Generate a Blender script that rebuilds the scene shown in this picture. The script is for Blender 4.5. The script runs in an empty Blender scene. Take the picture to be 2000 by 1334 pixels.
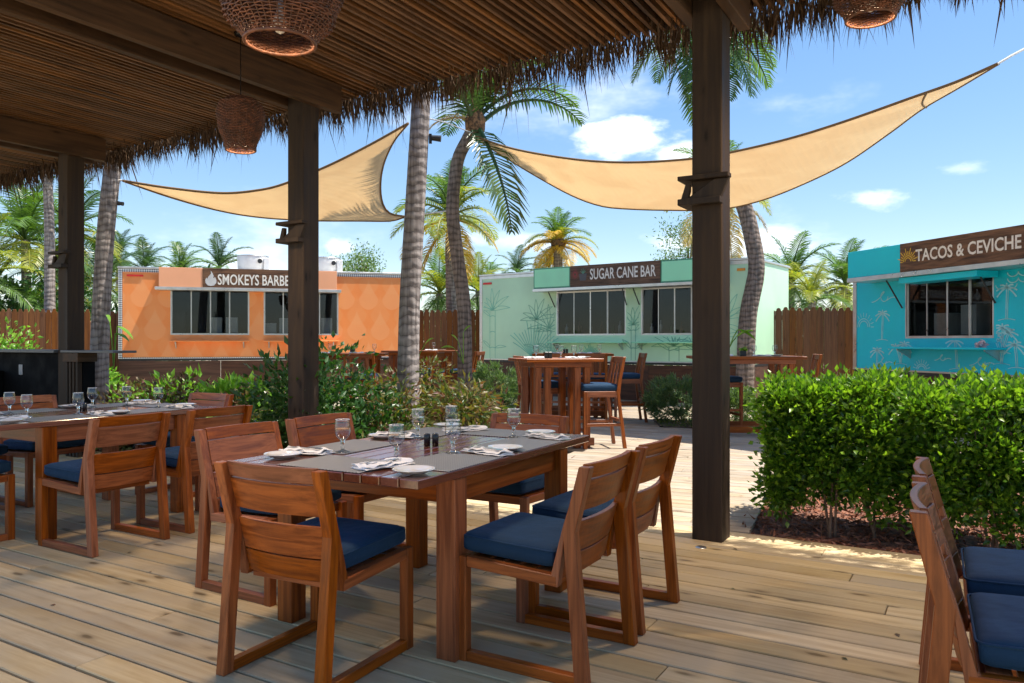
import bpy, bmesh, math, random
import numpy as np
from math import sin, cos, pi, radians, sqrt, atan2
from mathutils import Vector, Matrix
random.seed(7); rng = np.random.default_rng(7)
scn = bpy.context.scene
COL = scn.collection

# ------------------------------------------------------------------ camera
EYE, FP, HZ = 1.25, 1510.0, 668.0
cam = bpy.data.cameras.new('camera'); cam.sensor_width = 36; cam.lens = FP / 2000 * 36
cam.clip_end = 3000; cam.clip_start = .05
cam_o = bpy.data.objects.new('camera', cam); COL.objects.link(cam_o)
cam_o.location = (0, 0, EYE); cam_o.rotation_euler = (pi / 2, 0, 0)
scn.camera = cam_o

# ------------------------------------------------------------------ light
SUN_DIR = Vector((.44, .0, 1.0)).normalized()      # towards the sun
elev = math.asin(SUN_DIR.z); azim = atan2(SUN_DIR.x, SUN_DIR.y)
scn.view_settings.view_transform = 'Standard'; scn.view_settings.look = 'None'
scn.view_settings.gamma = 1; scn.view_settings.use_curve_mapping = False
scn.view_settings.exposure = 2.25
sl = bpy.data.lights.new('sun', 'SUN'); sl.energy = 2.0; sl.angle = radians(.53); sl.color = (1, .93, .82)
so = bpy.data.objects.new('sun', sl); COL.objects.link(so)
so.rotation_euler = SUN_DIR.to_track_quat('Z', 'Y').to_euler()

class NT:
    def __init__(s, nt): s.nt = nt; s.n = nt.nodes; s.l = nt.links
    def __call__(s, typ, ins=None, **kw):
        n = s.n.new(typ)
        for k, v in kw.items(): setattr(n, k, v)
        for k, v in (ins or {}).items():
            if isinstance(v, bpy.types.NodeSocket): s.l.new(v, n.inputs[k])
            else: n.inputs[k].default_value = v
        return n
    def m(s, op, a, b=0.0, c=0.0, clamp=False):
        n = s.n.new('ShaderNodeMath'); n.operation = op; n.use_clamp = clamp
        for i, v in enumerate((a, b, c)):
            if isinstance(v, bpy.types.NodeSocket): s.l.new(v, n.inputs[i])
            else: n.inputs[i].default_value = v
        return n.outputs[0]
    def mix(s, f, a, b, blend='MIX'):
        n = s.n.new('ShaderNodeMix'); n.data_type = 'RGBA'; n.blend_type = blend
        for i, v in ((0, f), (6, a), (7, b)):
            if isinstance(v, bpy.types.NodeSocket): s.l.new(v, n.inputs[i])
            else: n.inputs[i].default_value = v if i == 0 else (*v, 1)
        return n.outputs[2]
    def ss(s, v, a, b, o0=0.0, o1=1.0):
        n = s.n.new('ShaderNodeMapRange'); n.interpolation_type = 'SMOOTHSTEP'
        s.l.new(v, n.inputs[0])
        for i, q in enumerate((a, b, o0, o1)): n.inputs[i + 1].default_value = q
        return n.outputs[0]

world = bpy.data.worlds.new('World'); scn.world = world; world.use_nodes = True
w = NT(world.node_tree); w.n.clear()
sky = w('ShaderNodeTexSky', sky_type='NISHITA', sun_disc=False, sun_elevation=elev, sun_rotation=azim,
        air_density=1.0, dust_density=.3, ozone_density=2.0, altitude=0)
gm = w('ShaderNodeGamma', {0: sky.outputs[0], 1: .62})
hs = w('ShaderNodeHueSaturation', {'Color': gm.outputs[0], 'Hue': .507, 'Saturation': 1.55, 'Value': .82})
tc = w('ShaderNodeTexCoord'); sep = w('ShaderNodeSeparateXYZ', {0: tc.outputs['Generated']})
az = w.m('ARCTAN2', sep.outputs[0], sep.outputs[1]); el = w.m('ARCSINE', sep.outputs[2])
mp = w('ShaderNodeMapping', {0: tc.outputs['Generated'], 3: (1, 1, 2.2)})
nz = w('ShaderNodeTexNoise', {'Vector': mp.outputs[0], 'Scale': 9.0, 'Detail': 8.0, 'Roughness': .58})
nb = w('ShaderNodeTexNoise', {'Vector': mp.outputs[0], 'Scale': 2.6, 'Detail': 6.0, 'Roughness': .6})
tot = w.ss(nb.outputs[0], .53, .78, 0, .6)  # wide cloud cover, thickened to add neutral light from beyond the view
for a0, e0, wa, we, st in ((.141, .252, .085, .040, 1.0), (.212, .232, .05, .022, .7), (-.218, .118, .03, .02, .55), (.442, .166, .06, .022, .6),
                           (.53, .19, .06, .018, .35), (.30, .125, .17, .028, .5), (.215, .36, .08, .03, .3), (.0, .13, .12, .02, .3), (-1.2, .3, .2, .07, .8), (1.3, .35, .2, .06, .8)):
    da = w.m('DIVIDE', w.m('SUBTRACT', az, a0), wa); de = w.m('DIVIDE', w.m('SUBTRACT', el, e0), we)
    r2 = w.m('ADD', w.m('MULTIPLY', da, da), w.m('MULTIPLY', de, de))
    v = w.m('ADD', w.m('SUBTRACT', .62, w.m('SQRT', r2)), w.m('MULTIPLY', w.m('SUBTRACT', nz.outputs[0], .5), 2.6))
    tot = w.m('MAXIMUM', tot, w.ss(v, -.15, .55, 0, st))
cl = w.mix(tot, hs.outputs[0], (4.3, 4.3, 4.3))
bg = w('ShaderNodeBackground', {'Color': cl, 'Strength': .098})
out = w('ShaderNodeOutputWorld', {0: bg.outputs[0]})

# ------------------------------------------------------------------ materials
def mat(name): 
    m = bpy.data.materials.new(name); m.use_nodes = True; n = NT(m.node_tree); n.n.clear()
    o = n('ShaderNodeOutputMaterial'); return m, n, o
def rnd(n):
    a = n('ShaderNodeObjectInfo').outputs['Random']; b = n('ShaderNodeNewGeometry').outputs['Random Per Island']
    return n.m('FRACT', n.m('ADD', n.m('MULTIPLY', a, 7.31), b))
def plain(name, c, rough=.5, metal=0, var=.06, scale=6.0, spec=.5, bump=0, coat=0):
    m, n, o = mat(name)
    tc = n('ShaderNodeTexCoord')
    nz = n('ShaderNodeTexNoise', {'Vector': tc.outputs['Object'], 'Scale': scale, 'Detail': 5.0})
    d = tuple(max(0, x * (1 - var * 2.2)) for x in c); b = tuple(min(1, x * (1 + var)) for x in c)
    col = n.mix(n.ss(nz.outputs[0], .3, .7), d, b)
    p = n('ShaderNodeBsdfPrincipled', {'Base Color': col, 'Roughness': n.ss(nz.outputs[0], .3, .7, rough * .85, min(1, rough * 1.15)), 'Metallic': metal, 'Specular IOR Level': spec, 'Coat Weight': coat})
    if bump:
        bp = n('ShaderNodeBump', {'Height': nz.outputs[0], 'Strength': bump, 'Distance': .01}); n.l.new(bp.outputs[0], p.inputs['Normal'])
    n.l.new(p.outputs[0], o.inputs[0]); return m
def wood(name, c1, c2, axis=0, stretch=(.9, 16), rough=.5, spec=.4, knots=.0, var=.35, bump=.25, grey=None, coat=0, dirt=0):
    m, n, o = mat(name)
    r = rnd(n); tc = n('ShaderNodeTexCoord')
    off = n('ShaderNodeCombineXYZ', {0: n.m('MULTIPLY', r, 31.0), 1: n.m('MULTIPLY', r, 57.0), 2: n.m('MULTIPLY', r, 17.0)})
    ad = n('ShaderNodeVectorMath', {0: tc.outputs['Object'], 1: off.outputs[0]}, operation='ADD')
    sc = [stretch[1]] * 3; sc[axis] = stretch[0]
    mp = n('ShaderNodeMapping', {0: ad.outputs[0], 3: sc})
    nz = n('ShaderNodeTexNoise', {'Vector': mp.outputs[0], 'Scale': 1.0, 'Detail': 6.0, 'Roughness': .62, 'Distortion': 1.6})
    sc2 = [stretch[1] * 4] * 3; sc2[axis] = stretch[0] * 1.6
    mp2 = n('ShaderNodeMapping', {0: ad.outputs[0], 3: sc2})
    n2 = n('ShaderNodeTexNoise', {'Vector': mp2.outputs[0], 'Scale': 1.0, 'Detail': 3.0})
    g = n.m('ADD', n.m('MULTIPLY', nz.outputs[0], .7), n.m('MULTIPLY', n2.outputs[0], .3))
    col = n.mix(n.ss(g, .30, .70), c1, c2)
    if grey:
        ng = n('ShaderNodeTexNoise', {'Vector': ad.outputs[0], 'Scale': 2.3, 'Detail': 5.0, 'Roughness': .6})
        col = n.mix(n.ss(ng.outputs[0], .42, .66, 0, .75), col, grey)
    if knots:
        sk = [8.0] * 3; sk[axis] = 2.8
        mk = n('ShaderNodeMapping', {0: ad.outputs[0], 3: sk})
        vo = n('ShaderNodeTexVoronoi', {'Vector': mk.outputs[0], 'Scale': 1.0})
        wn = n('ShaderNodeTexNoise', {'Vector': mk.outputs[0], 'Scale': 5.0})
        dd = n.m('ADD', vo.outputs[0], n.m('MULTIPLY', n.m('SUBTRACT', wn.outputs[0], .5), .12))
        col = n.mix(n.ss(dd, .06, .16, knots, 0), col, tuple(x * .22 for x in c1))
        col = n.mix(n.ss(dd, .1, .30, knots * .45, 0), col, tuple(x * .6 for x in c1))
    if dirt:
        nd = n('ShaderNodeTexNoise', {'Vector': tc.outputs['Object'], 'Scale': 1.1, 'Detail': 7.0, 'Roughness': .65})
        col = n.mix(n.ss(nd.outputs[0], .5, .72, 0, dirt), col, tuple(x * .45 for x in c1))
    val = n.m('ADD', 1 - var / 2, n.m('MULTIPLY', n.m('FRACT', n.m('MULTIPLY', r, 13.7)), var))
    hv = n('ShaderNodeHueSaturation', {'Color': col, 'Value': val, 'Saturation': n.m('ADD', .88, n.m('MULTIPLY', n.m('FRACT', n.m('MULTIPLY', r, 5.3)), .24))})
    p = n('ShaderNodeBsdfPrincipled', {'Base Color': hv.outputs[0], 'Roughness': n.ss(g, .3, .7, rough * .8, min(1, rough * 1.2)), 'Specular IOR Level': spec, 'Coat Weight': coat, 'Coat Roughness': .13})
    bp = n('ShaderNodeBump', {'Height': g, 'Strength': bump, 'Distance': .004}); n.l.new(bp.outputs[0], p.inputs['Normal'])
    n.l.new(p.outputs[0], o.inputs[0]); return m
def leafm(name, cols, trans=.35, rough=.38, spec=.5, dull=0):
    m, n, o = mat(name); r = rnd(n)
    cr = n('ShaderNodeValToRGB', {0: r}); e = cr.color_ramp
    while len(e.elements) < len(cols): e.elements.new(.5)
    for i, c in enumerate(cols): e.elements[i].position = i / max(1, len(cols) - 1); e.elements[i].color = (*c, 1)
    geo = n('ShaderNodeNewGeometry')
    p = n('ShaderNodeBsdfPrincipled', {'Base Color': cr.outputs[0], 'Roughness': rough, 'Specular IOR Level': spec})
    t = n('ShaderNodeBsdfTranslucent', {0: n.mix(1.0, cr.outputs[0], (1.5, 1.6, .6), 'MULTIPLY')})
    ms = n('ShaderNodeMixShader', {0: trans, 1: p.outputs[0], 2: t.outputs[0]})
    n.l.new(ms.outputs[0], o.inputs[0]); return m

M = {}
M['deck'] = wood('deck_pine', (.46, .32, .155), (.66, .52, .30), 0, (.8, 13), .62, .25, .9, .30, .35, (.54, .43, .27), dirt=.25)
M['deck2'] = wood('deck_pine_sun_dimmed', (.27, .21, .145), (.43, .35, .26), 0, (.8, 13), .7, .2, .7, .30, .3, (.36, .32, .27), dirt=.4)  # copy of the deck pine, colour darkened to offset strong sun
for a in range(3):
    M['teak%d' % a] = wood('oiled_teak_%s' % 'xyz'[a], (.135, .032, .008), (.38, .108, .026), a, (1.2, 22), .38, .3, .0, .35, .12)
M['tabletop'] = wood('table_top_teak', (.13, .036, .018), (.22, .070, .034), 1, (1.0, 20), .22, .6, 0, .22, .05, coat=1.0)
M['post'] = wood('post_timber', (.021, .013, .009), (.056, .037, .024), 2, (.7, 9), .7, .25, .8, .2, .3)
M['beam'] = wood('beam_timber', (.035, .018, .009), (.105, .054, .026), 1, (.7, 9), .65, .25, .6, .25, .25)
M['slat'] = wood('slat_timber', (.045, .021, .010), (.25, .120, .050), 1, (.8, 12), .6, .3, .3, .75, .25)
M['fence'] = wood('fence_cedar', (.105, .038, .015), (.215, .088, .032), 2, (.9, 12), .7, .25, .5, .28, .3)
M['fencelight'] = wood('fence_pale_cedar', (.30, .15, .08), (.45, .25, .14), 2, (.9, 12), .7, .25, .4, .2, .3)
M['skirt'] = wood('skirt_plywood', (.045, .020, .012), (.13, .060, .036), 0, (.7, 7), .6, .3, .2, .25, .2)
M['signwood'] = wood('sign_board_wood', (.045, .022, .014), (.20, .105, .06), 0, (1.4, 13), .6, .3, .4, .2, .3)
M['black'] = plain('black_gloss', (.008, .008, .009), .25)
M['blackwall'] = plain('black_painted_wall', (.0035, .0035, .004), .75, spec=.12)
M['iron'] = plain('black_iron', (.02, .02, .022), .45)
M['alu'] = plain('brushed_aluminium', (.62, .62, .62), .32, .9)
M['grey'] = plain('grey_plastic', (.34, .34, .35), .5)
M['white'] = plain('white_painted_metal', (.78, .77, .75), .4, var=.04)
M['china'] = plain('white_china', (.82, .81, .78), .12, var=.01, coat=.5)
M['linen'] = plain('white_linen', (.80, .79, .78), .9, var=.03, scale=30, spec=.1, bump=.3)
M['steel'] = plain('polished_steel', (.6, .6, .6), .18, 1.0)
M['letter'] = plain('cream_letter_paint', (.80, .76, .70), .6, var=.05, scale=20)
M['red'] = plain('red_marker_lens', (.6, .02, .02), .3)
M['amber'] = plain('amber_marker_lens', (.8, .3, .02), .3)
M['flamec'] = plain('flame_emblem_grey', (.55, .55, .56), .6)
M['yellow'] = plain('yellow_sun_paint', (.75, .48, .04), .6)
M['orangep'] = plain('pale_orange_panel', (.86, .40, .22), .45, var=.03, scale=1.2)
M['mintp'] = plain('bright_mint_panel', (.33, .80, .50), .45, var=.04, scale=1.2)
M['mintedge'] = plain('dark_mint_edge', (.08, .30, .18), .45)
M['mint'] = plain('pale_mint_wall', (.52, .80, .55), .42, var=.07, scale=.6)
M['mintline'] = plain('green_bamboo_lines', (.19, .48, .32), .5)
M['mintline2'] = plain('teal_grass_lines', (.22, .60, .43), .5)
M['minttone'] = plain('soft_green_leaf_tone', (.30, .60, .37), .5)
M['turq'] = plain('turquoise_wall', (.0, .58, .74), .42, var=.05, scale=.6)
M['turqp'] = plain('bright_turquoise_panel', (.0, .62, .78), .4, var=.04, scale=.8)
M['turqline'] = plain('white_doodle_lines', (.34, .70, .76), .6)
M['pink'] = plain('pink_flower', (.75, .55, .6), .7)
M['rattan'] = plain('rattan', (.15, .055, .026), .5, var=.25, scale=25)
M['rope'] = plain('white_rope', (.75, .73, .70), .8)
M['mulch'] = plain('red_mulch', (.20, .085, .05), .9, var=.35, scale=40, bump=.6)
M['mulchchip'] = wood('mulch_chip', (.13, .045, .025), (.42, .19, .12), 0, (4, 30), .9, .1, 0, .7, .2)
M['soil'] = plain('garden_soil', (.16, .12, .085), .95, var=.3, scale=12, bump=.6)
M['sand'] = plain('sandy_ground', (.42, .37, .27), .95, var=.2, scale=.8, bump=.3)
M['slate'] = plain('dark_slate', (.10, .10, .105), .45)
M['dark'] = plain('dark_interior', (.03, .031, .033), .6, var=.3, scale=2)
M['pot'] = plain('black_planter', (.012, .012, .012), .4)
M['bottle'] = plain('green_bottle_glass', (.02, .10, .03), .1)
M['steeldull'] = plain('kitchen_steel', (.4, .4, .42), .35, .8)
M['hull'] = plain('cream_hood', (.70, .69, .66), .45)
# cushion fabric
m, n, o = mat('navy_canvas'); tc = n('ShaderNodeTexCoord')
wv = n('ShaderNodeTexNoise', {'Vector': tc.outputs['Object'], 'Scale': 400.0, 'Detail': 2.0}); lf = n('ShaderNodeTexNoise', {'Vector': tc.outputs['Object'], 'Scale': 5.0, 'Detail': 3.0})
col = n.mix(n.m('MULTIPLY', lf.outputs[0], wv.outputs[0]), (.004, .022, .050), (.012, .062, .138))
p = n('ShaderNodeBsdfPrincipled', {'Base Color': col, 'Roughness': .8, 'Sheen Weight': .2, 'Sheen Roughness': .4, 'Sheen Tint': (.2, .45, .9, 1), 'Specular IOR Level': .3})
bp = n('ShaderNodeBump', {'Height': n.m('ADD', n.m('MULTIPLY', wv.outputs[0], .5), n.m('MULTIPLY', lf.outputs[0], 8.0)), 'Strength': .5, 'Distance': .006}); n.l.new(bp.outputs[0], p.inputs['Normal'])
n.l.new(p.outputs[0], o.inputs[0]); M['navy'] = m
# woven mat
m, n, o = mat('woven_vinyl'); tc = n('ShaderNodeTexCoord')
ck = n('ShaderNodeTexWave', {'Vector': tc.outputs['Object'], 'Scale': 19.0}, bands_direction='X'); ck2 = n('ShaderNodeTexWave', {'Vector': tc.outputs['Object'], 'Scale': 28.0}, bands_direction='Y')
f = n.m('MULTIPLY', n.ss(ck.outputs['Fac'], .25, .75), n.m('ADD', .6, n.m('MULTIPLY', ck2.outputs['Fac'], .4)))
p = n('ShaderNodeBsdfPrincipled', {'Base Color': n.mix(f, (.05, .05, .05), (.46, .46, .45)), 'Roughness': .45})
n.l.new(p.outputs[0], o.inputs[0]); M['mat'] = m
# clear glass
m, n, o = mat('clear_glass')
fr = n('ShaderNodeLayerWeight', {'Blend': .5}); tr = n('ShaderNodeBsdfTransparent', {0: (.95, .965, .97, 1)}); gl = n('ShaderNodeBsdfGlossy', {'Roughness': .015, 'Color': (1, 1, 1, 1)})
pw = n.m('POWER', fr.outputs['Facing'], 2.2); tr2 = n('ShaderNodeBsdfTransparent', {0: n.mix(pw, (.95, .965, .97), (.22, .25, .27))})
ms = n('ShaderNodeMixShader', {0: n.m('ADD', n.m('MULTIPLY', n.m('POWER', fr.outputs['Facing'], 3.0), .7), .07, clamp=True), 1: tr2.outputs[0], 2: gl.outputs[0]}); n.l.new(ms.outputs[0], o.inputs[0]); M['glass'] = m
m, n, o = mat('solid_glass')
g = n('ShaderNodeBsdfGlass', {'Color': (.97, .99, .99, 1), 'Roughness': 0.0, 'IOR': 1.45}); n.l.new(g.outputs[0], o.inputs[0]); M['solidglass'] = m
M['rimhighlight'] = plain('goblet_rim_highlight', (.75, .78, .8), .1, spec=1.0)  # opaque pale ring, a painted highlight along the goblet rim
# window glass: thin, reflective
m, n, o = mat('window_glass')
fr = n('ShaderNodeLayerWeight', {'Blend': .5}); tr = n('ShaderNodeBsdfTransparent', {0: (.60, .63, .64, 1)}); gl = n('ShaderNodeBsdfGlossy', {'Roughness': .02, 'Color': (.9, .95, 1, 1)})
ms = n('ShaderNodeMixShader', {0: n.m('ADD', n.m('MULTIPLY', n.m('POWER', fr.outputs['Facing'], 5.0), .8), .025, clamp=True), 1: tr.outputs[0], 2: gl.outputs[0]}); n.l.new(ms.outputs[0], o.inputs[0]); M['window'] = m
# sail cloth
m, n, o = mat('sail_cloth'); tc = n('ShaderNodeTexCoord')
nz = n('ShaderNodeTexNoise', {'Vector': tc.outputs['Object'], 'Scale': 1.6, 'Detail': 6.0, 'Distortion': .8})
mpw = n('ShaderNodeMapping', {0: tc.outputs['Object'], 2: (0, 0, .5), 3: (1, 1, 1)})
wv = n('ShaderNodeTexWave', {'Vector': mpw.outputs[0], 'Scale': 3.2, 'Distortion': 3.5, 'Detail': 2.0, 'Detail Scale': .8})
col = n.mix(n.ss(nz.outputs[0], .35, .65), (.77, .67, .53), (.81, .72, .58))
d = n('ShaderNodeBsdfDiffuse', {0: col}); t = n('ShaderNodeBsdfTranslucent', {0: n.mix(1.0, col, (1.0, .93, .82), 'MULTIPLY')})
bp = n('ShaderNodeBump', {'Height': n.m('ADD', nz.outputs[0], n.m('MULTIPLY', wv.outputs[0], .08)), 'Strength': .35, 'Distance': .06}); n.l.new(bp.outputs[0], d.inputs['Normal']); n.l.new(bp.outputs[0], t.inputs['Normal'])
ms = n('ShaderNodeMixShader', {0: .62, 1: d.outputs[0], 2: t.outputs[0]}); n.l.new(ms.outputs[0], o.inputs[0]); M['sail'] = m
M['hem'] = plain('sail_hem', (.20, .115, .05), .9)
# thatch
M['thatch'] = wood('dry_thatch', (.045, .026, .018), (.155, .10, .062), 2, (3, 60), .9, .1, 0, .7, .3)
M['thatchtop'] = wood('thatch_gap_shade', (.008, .005, .004), (.03, .018, .012), 1, (2, 40), .95, .1, 0, .2, .8)  # near-black colour paints the shade seen between the ceiling slats
# trunk
def trunkm(name, c1, c2):
    m, n, o = mat(name); tc = n('ShaderNodeTexCoord')
    nz = n('ShaderNodeTexNoise', {'Vector': tc.outputs['Object'], 'Scale': 5.0, 'Detail': 6.0})
    sp = n('ShaderNodeSeparateXYZ', {0: tc.outputs['Object']})
    wv = n.m('SINE', n.m('ADD', n.m('MULTIPLY', sp.outputs[2], 62.0), n.m('MULTIPLY', nz.outputs[0], 12.0)))
    mp = n('ShaderNodeMapping', {0: tc.outputs['Object'], 3: (30, 30, 2.5)}); n2 = n('ShaderNodeTexNoise', {'Vector': mp.outputs[0], 'Scale': 1.0, 'Detail': 5.0})
    col = n.mix(n.ss(n.m('ADD', n.m('MULTIPLY', wv, .07), n2.outputs[0]), .3, .7), c1, c2)
    col = n.mix(n.ss(wv, -1, -.9, .5, 0), col, tuple(x * .35 for x in c1))
    p = n('ShaderNodeBsdfPrincipled', {'Base Color': col, 'Roughness': .85, 'Specular IOR Level': .2})
    bp = n('ShaderNodeBump', {'Height': n.m('ADD', wv, n.m('MULTIPLY', n2.outputs[0], 1.5)), 'Strength': .35, 'Distance': .008}); n.l.new(bp.outputs[0], p.inputs['Normal'])
    n.l.new(p.outputs[0], o.inputs[0]); return m
M['trunk'] = trunkm('palm_bark', (.15, .125, .115), (.34, .30, .28))
M['trunkbrown'] = trunkm('palm_bark_brown', (.11, .085, .07), (.27, .21, .175))
M['husk'] = plain('palm_husk', (.20, .11, .055), .9, var=.4, scale=20)
M['stem'] = plain('shrub_stem', (.16, .10, .065), .85, var=.2, scale=20)
# foliage
M['hedge'] = leafm('hedge_leaf', [(.030, .080, .010), (.060, .145, .014), (.10, .21, .018), (.20, .34, .03), (.07, .15, .015)], .45, .3, .6)
M['lime'] = leafm('lime_shrub_leaf', [(.08, .20, .02), (.15, .32, .03), (.26, .42, .06)], .4, .35)
M['purple'] = leafm('purple_shrub_leaf', [(.05, .02, .025), (.09, .10, .02), (.16, .06, .05), (.14, .16, .03)], .3, .35)
M['croton'] = leafm('croton_leaf', [(.03, .07, .015), (.09, .13, .02), (.17, .15, .03), (.14, .05, .04), (.06, .11, .02), (.15, .09, .05)], .35, .45)
M['dgreen'] = leafm('dark_shrub_leaf', [(.018, .06, .014), (.03, .09, .02), (.05, .12, .025)], .3, .35)
M['spiky'] = leafm('needle_shrub_leaf', [(.07, .13, .05), (.12, .20, .08), (.17, .25, .11)], .3, .45)
M['palm'] = leafm('palm_green', [(.045, .10, .018), (.08, .16, .03), (.11, .20, .04)], .4, .35, .6)
M['palmdark'] = leafm('palm_dark_green', [(.03, .075, .022), (.05, .11, .03)], .3, .35, .5)
M['palmyel'] = leafm('palm_yellow_green', [(.16, .22, .03), (.30, .30, .04), (.20, .26, .05)], .4, .4)
M['palmgold'] = leafm('palm_golden', [(.45, .27, .02), (.55, .33, .04), (.40, .30, .05)], .4, .45)
M['palmdry'] = leafm('palm_dry', [(.40, .27, .14), (.50, .38, .24)], .4, .6)
M['tree'] = leafm('tree_leaf', [(.06, .12, .03), (.11, .19, .05), (.15, .24, .08)], .35, .4)
M['grass'] = leafm('ground_cover_leaf', [(.07, .13, .02), (.14, .22, .03)], .35, .5)

# ------------------------------------------------------------------ mesh helpers
class MB:
    def __init__(s): s.v = []; s.f = []; s.mi = []; s.sm = []
    def add(s, vs, fs, mi=0, smooth=False):
        b = len(s.v); s.v += [tuple(x) for x in vs]; s.f += [tuple(i + b for i in f) for f in fs]; s.mi += [mi] * len(fs); s.sm += [smooth] * len(fs); return s
    def box(s, x0, x1, y0, y1, z0, z1, mi=0, T=None):
        vs = [Vector((x, y, z)) for z in (z0, z1) for y in (y0, y1) for x in (x0, x1)]
        if T: vs = [T @ v for v in vs]
        return s.add(vs, [(0, 2, 3, 1), (4, 5, 7, 6), (0, 1, 5, 4), (2, 6, 7, 3), (0, 4, 6, 2), (1, 3, 7, 5)], mi)
    def prism(s, poly, axis, a, b, mi=0):
        """poly: 2D points; extruded along axis from a to b. axis 0: (y,z), 1: (x,z), 2: (x,y)"""
        def mk(p, t): return (t, p[0], p[1]) if axis == 0 else ((p[0], t, p[1]) if axis == 1 else (p[0], p[1], t))
        n = len(poly); vs = [mk(p, a) for p in poly] + [mk(p, b) for p in poly]
        fs = [tuple(range(n))[::-1], tuple(range(n, 2 * n))] + [(i, (i + 1) % n, n + (i + 1) % n, n + i) for i in range(n)]
        return s.add(vs, fs, mi)
    def tube(s, pts, r, seg=8, mi=0, caps=True, smooth=True):
        pts = [Vector(p) for p in pts]; n = len(pts); rs = r if hasattr(r, '__len__') else [r] * n
        vs = []; up = None
        for i, p in enumerate(pts):
            t = (pts[min(i + 1, n - 1)] - pts[max(i - 1, 0)]).normalized()
            if up is None: up = Vector((1, 0, 0)) if abs(t.x) < .8 else Vector((0, 1, 0))
            a = t.cross(up).normalized(); up = a.cross(t).normalized()
            for k in range(seg):
                an = 2 * pi * k / seg; vs.append(p + (a * cos(an) + up * sin(an)) * rs[i])
        fs = [(i * seg + k, i * seg + (k + 1) % seg, (i + 1) * seg + (k + 1) % seg, (i + 1) * seg + k) for i in range(n - 1) for k in range(seg)]
        s.add(vs, fs, mi, smooth)
        if caps: s.add(vs[:seg], [tuple(range(seg))[::-1]], mi); s.add(vs[-seg:], [tuple(range(seg))], mi)
        return s
    def lathe(s, prof, seg=24, mi=0, c=(0, 0, 0), close=False):
        vs = [(c[0] + r * cos(2 * pi * k / seg), c[1] + r * sin(2 * pi * k / seg), c[2] + z) for r, z in prof for k in range(seg)]
        n = len(prof)
        fs = [(i * seg + k, i * seg + (k + 1) % seg, (i + 1) * seg + (k + 1) % seg, (i + 1) * seg + k) for i in range(n - 1) for k in range(seg)]
        return s.add(vs, fs, mi, True)
    def mesh(s, name, mats, bevel=0, seg=1):
        me = bpy.data.meshes.new(name); me.from_pydata(s.v, [], s.f)
        me.polygons.foreach_set('material_index', s.mi); me.polygons.foreach_set('use_smooth', s.sm)
        for m in (mats if isinstance(mats, (list, tuple)) else [mats]): me.materials.append(m)
        if bevel:
            bm = bmesh.new(); bm.from_mesh(me)
            bmesh.ops.bevel(bm, geom=[e for e in bm.edges if e.calc_face_angle(0) > .5], offset=bevel, segments=seg, affect='EDGES', profile=.5)
            bm.to_mesh(me); bm.free()
        me.update(); return me
    def build(s, name, mats, parent=None, bevel=0, seg=1, loc=None, rot=None):
        return link(name, s.mesh(name, mats, bevel, seg), parent, loc, rot)
def link(name, me, parent=None, loc=None, rot=None):
    o = bpy.data.objects.new(name, me); COL.objects.link(o)
    if parent: o.parent = parent
    if loc is not None: o.location = loc
    if rot is not None: o.rotation_euler = rot if hasattr(rot, '__len__') else (0, 0, rot)
    return o
def tag(o, label=None, cat=None, group=None, kind=None):
    for k, v in (('label', label), ('category', cat), ('group', group), ('kind', kind)):
        if v: o[k] = v
    return o
def thing(name, label, cat, loc=(0, 0, 0), rz=0, group=None, kind=None):
    o = link(name, None, None, loc, rz); return tag(o, label, cat, group, kind)
def copy_tree(o, parent=None):
    c = o.copy(); COL.objects.link(c)
    if parent: c.parent = parent
    for ch in list(o.children): copy_tree(ch, c)
    return c
def place(proto, used, loc, rz, label, group):
    o = proto if not used else copy_tree(proto)
    o.location = loc; o.rotation_euler = (0, 0, rz); o['label'] = label; o['group'] = group
    return o
def npmesh(name, V, Fq, mats, smooth=False, mi=None):
    """V (n,3), Fq (m,k) uniform polygons"""
    me = bpy.data.meshes.new(name); k = Fq.shape[1]; m = len(Fq)
    me.vertices.add(len(V)); me.vertices.foreach_set('co', V.astype(np.float32).ravel())
    me.loops.add(m * k); me.loops.foreach_set('vertex_index', Fq.astype(np.int32).ravel())
    me.polygons.add(m); me.polygons.foreach_set('loop_start', np.arange(0, m * k, k, dtype=np.int32))
    me.polygons.foreach_set('use_smooth', np.full(m, smooth))
    if mi is not None: me.polygons.foreach_set('material_index', mi.astype(np.int32))
    for q in (mats if isinstance(mats, (list, tuple)) else [mats]): me.materials.append(q)
    me.update(calc_edges=True); return me
def leaves(P, D, L, W, mats, name='foliage', fold=.25, mi=None, N=None):
    """kite leaves. P base, D direction, L length, W half width"""
    n = len(P); D = D / np.linalg.norm(D, axis=1, keepdims=True)
    R = rng.normal(size=(n, 3)) if N is None else N
    S = np.cross(D, R); S /= np.linalg.norm(S, axis=1, keepdims=True) + 1e-9; U = np.cross(S, D)
    L = np.broadcast_to(L, n)[:, None]; W = np.broadcast_to(W, n)[:, None]
    V = np.stack([P, P + D * L * .42 + S * W + U * W * fold, P + D * L - U * L * .12, P + D * L * .42 - S * W + U * W * fold, P + D * L * .45], 1).reshape(-1, 3)
    b = np.arange(n)[:, None] * 5
    F = np.concatenate([b + np.array([[0, 1, 4]]), b + np.array([[4, 1, 2]]), b + np.array([[0, 4, 3]]), b + np.array([[4, 2, 3]])], 0)
    return npmesh(name, V, F, mats, mi=None if mi is None else np.tile(mi, 4))

def gp(px, py, z=0.0):
    d = (EYE - z) * FP / (py - HZ); return Vector(((px - 1000) / FP * d, d, z))
def dp(px, py, d): return Vector(((px - 1000) / FP * d, d, EYE + (HZ - py) / FP * d))

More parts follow.
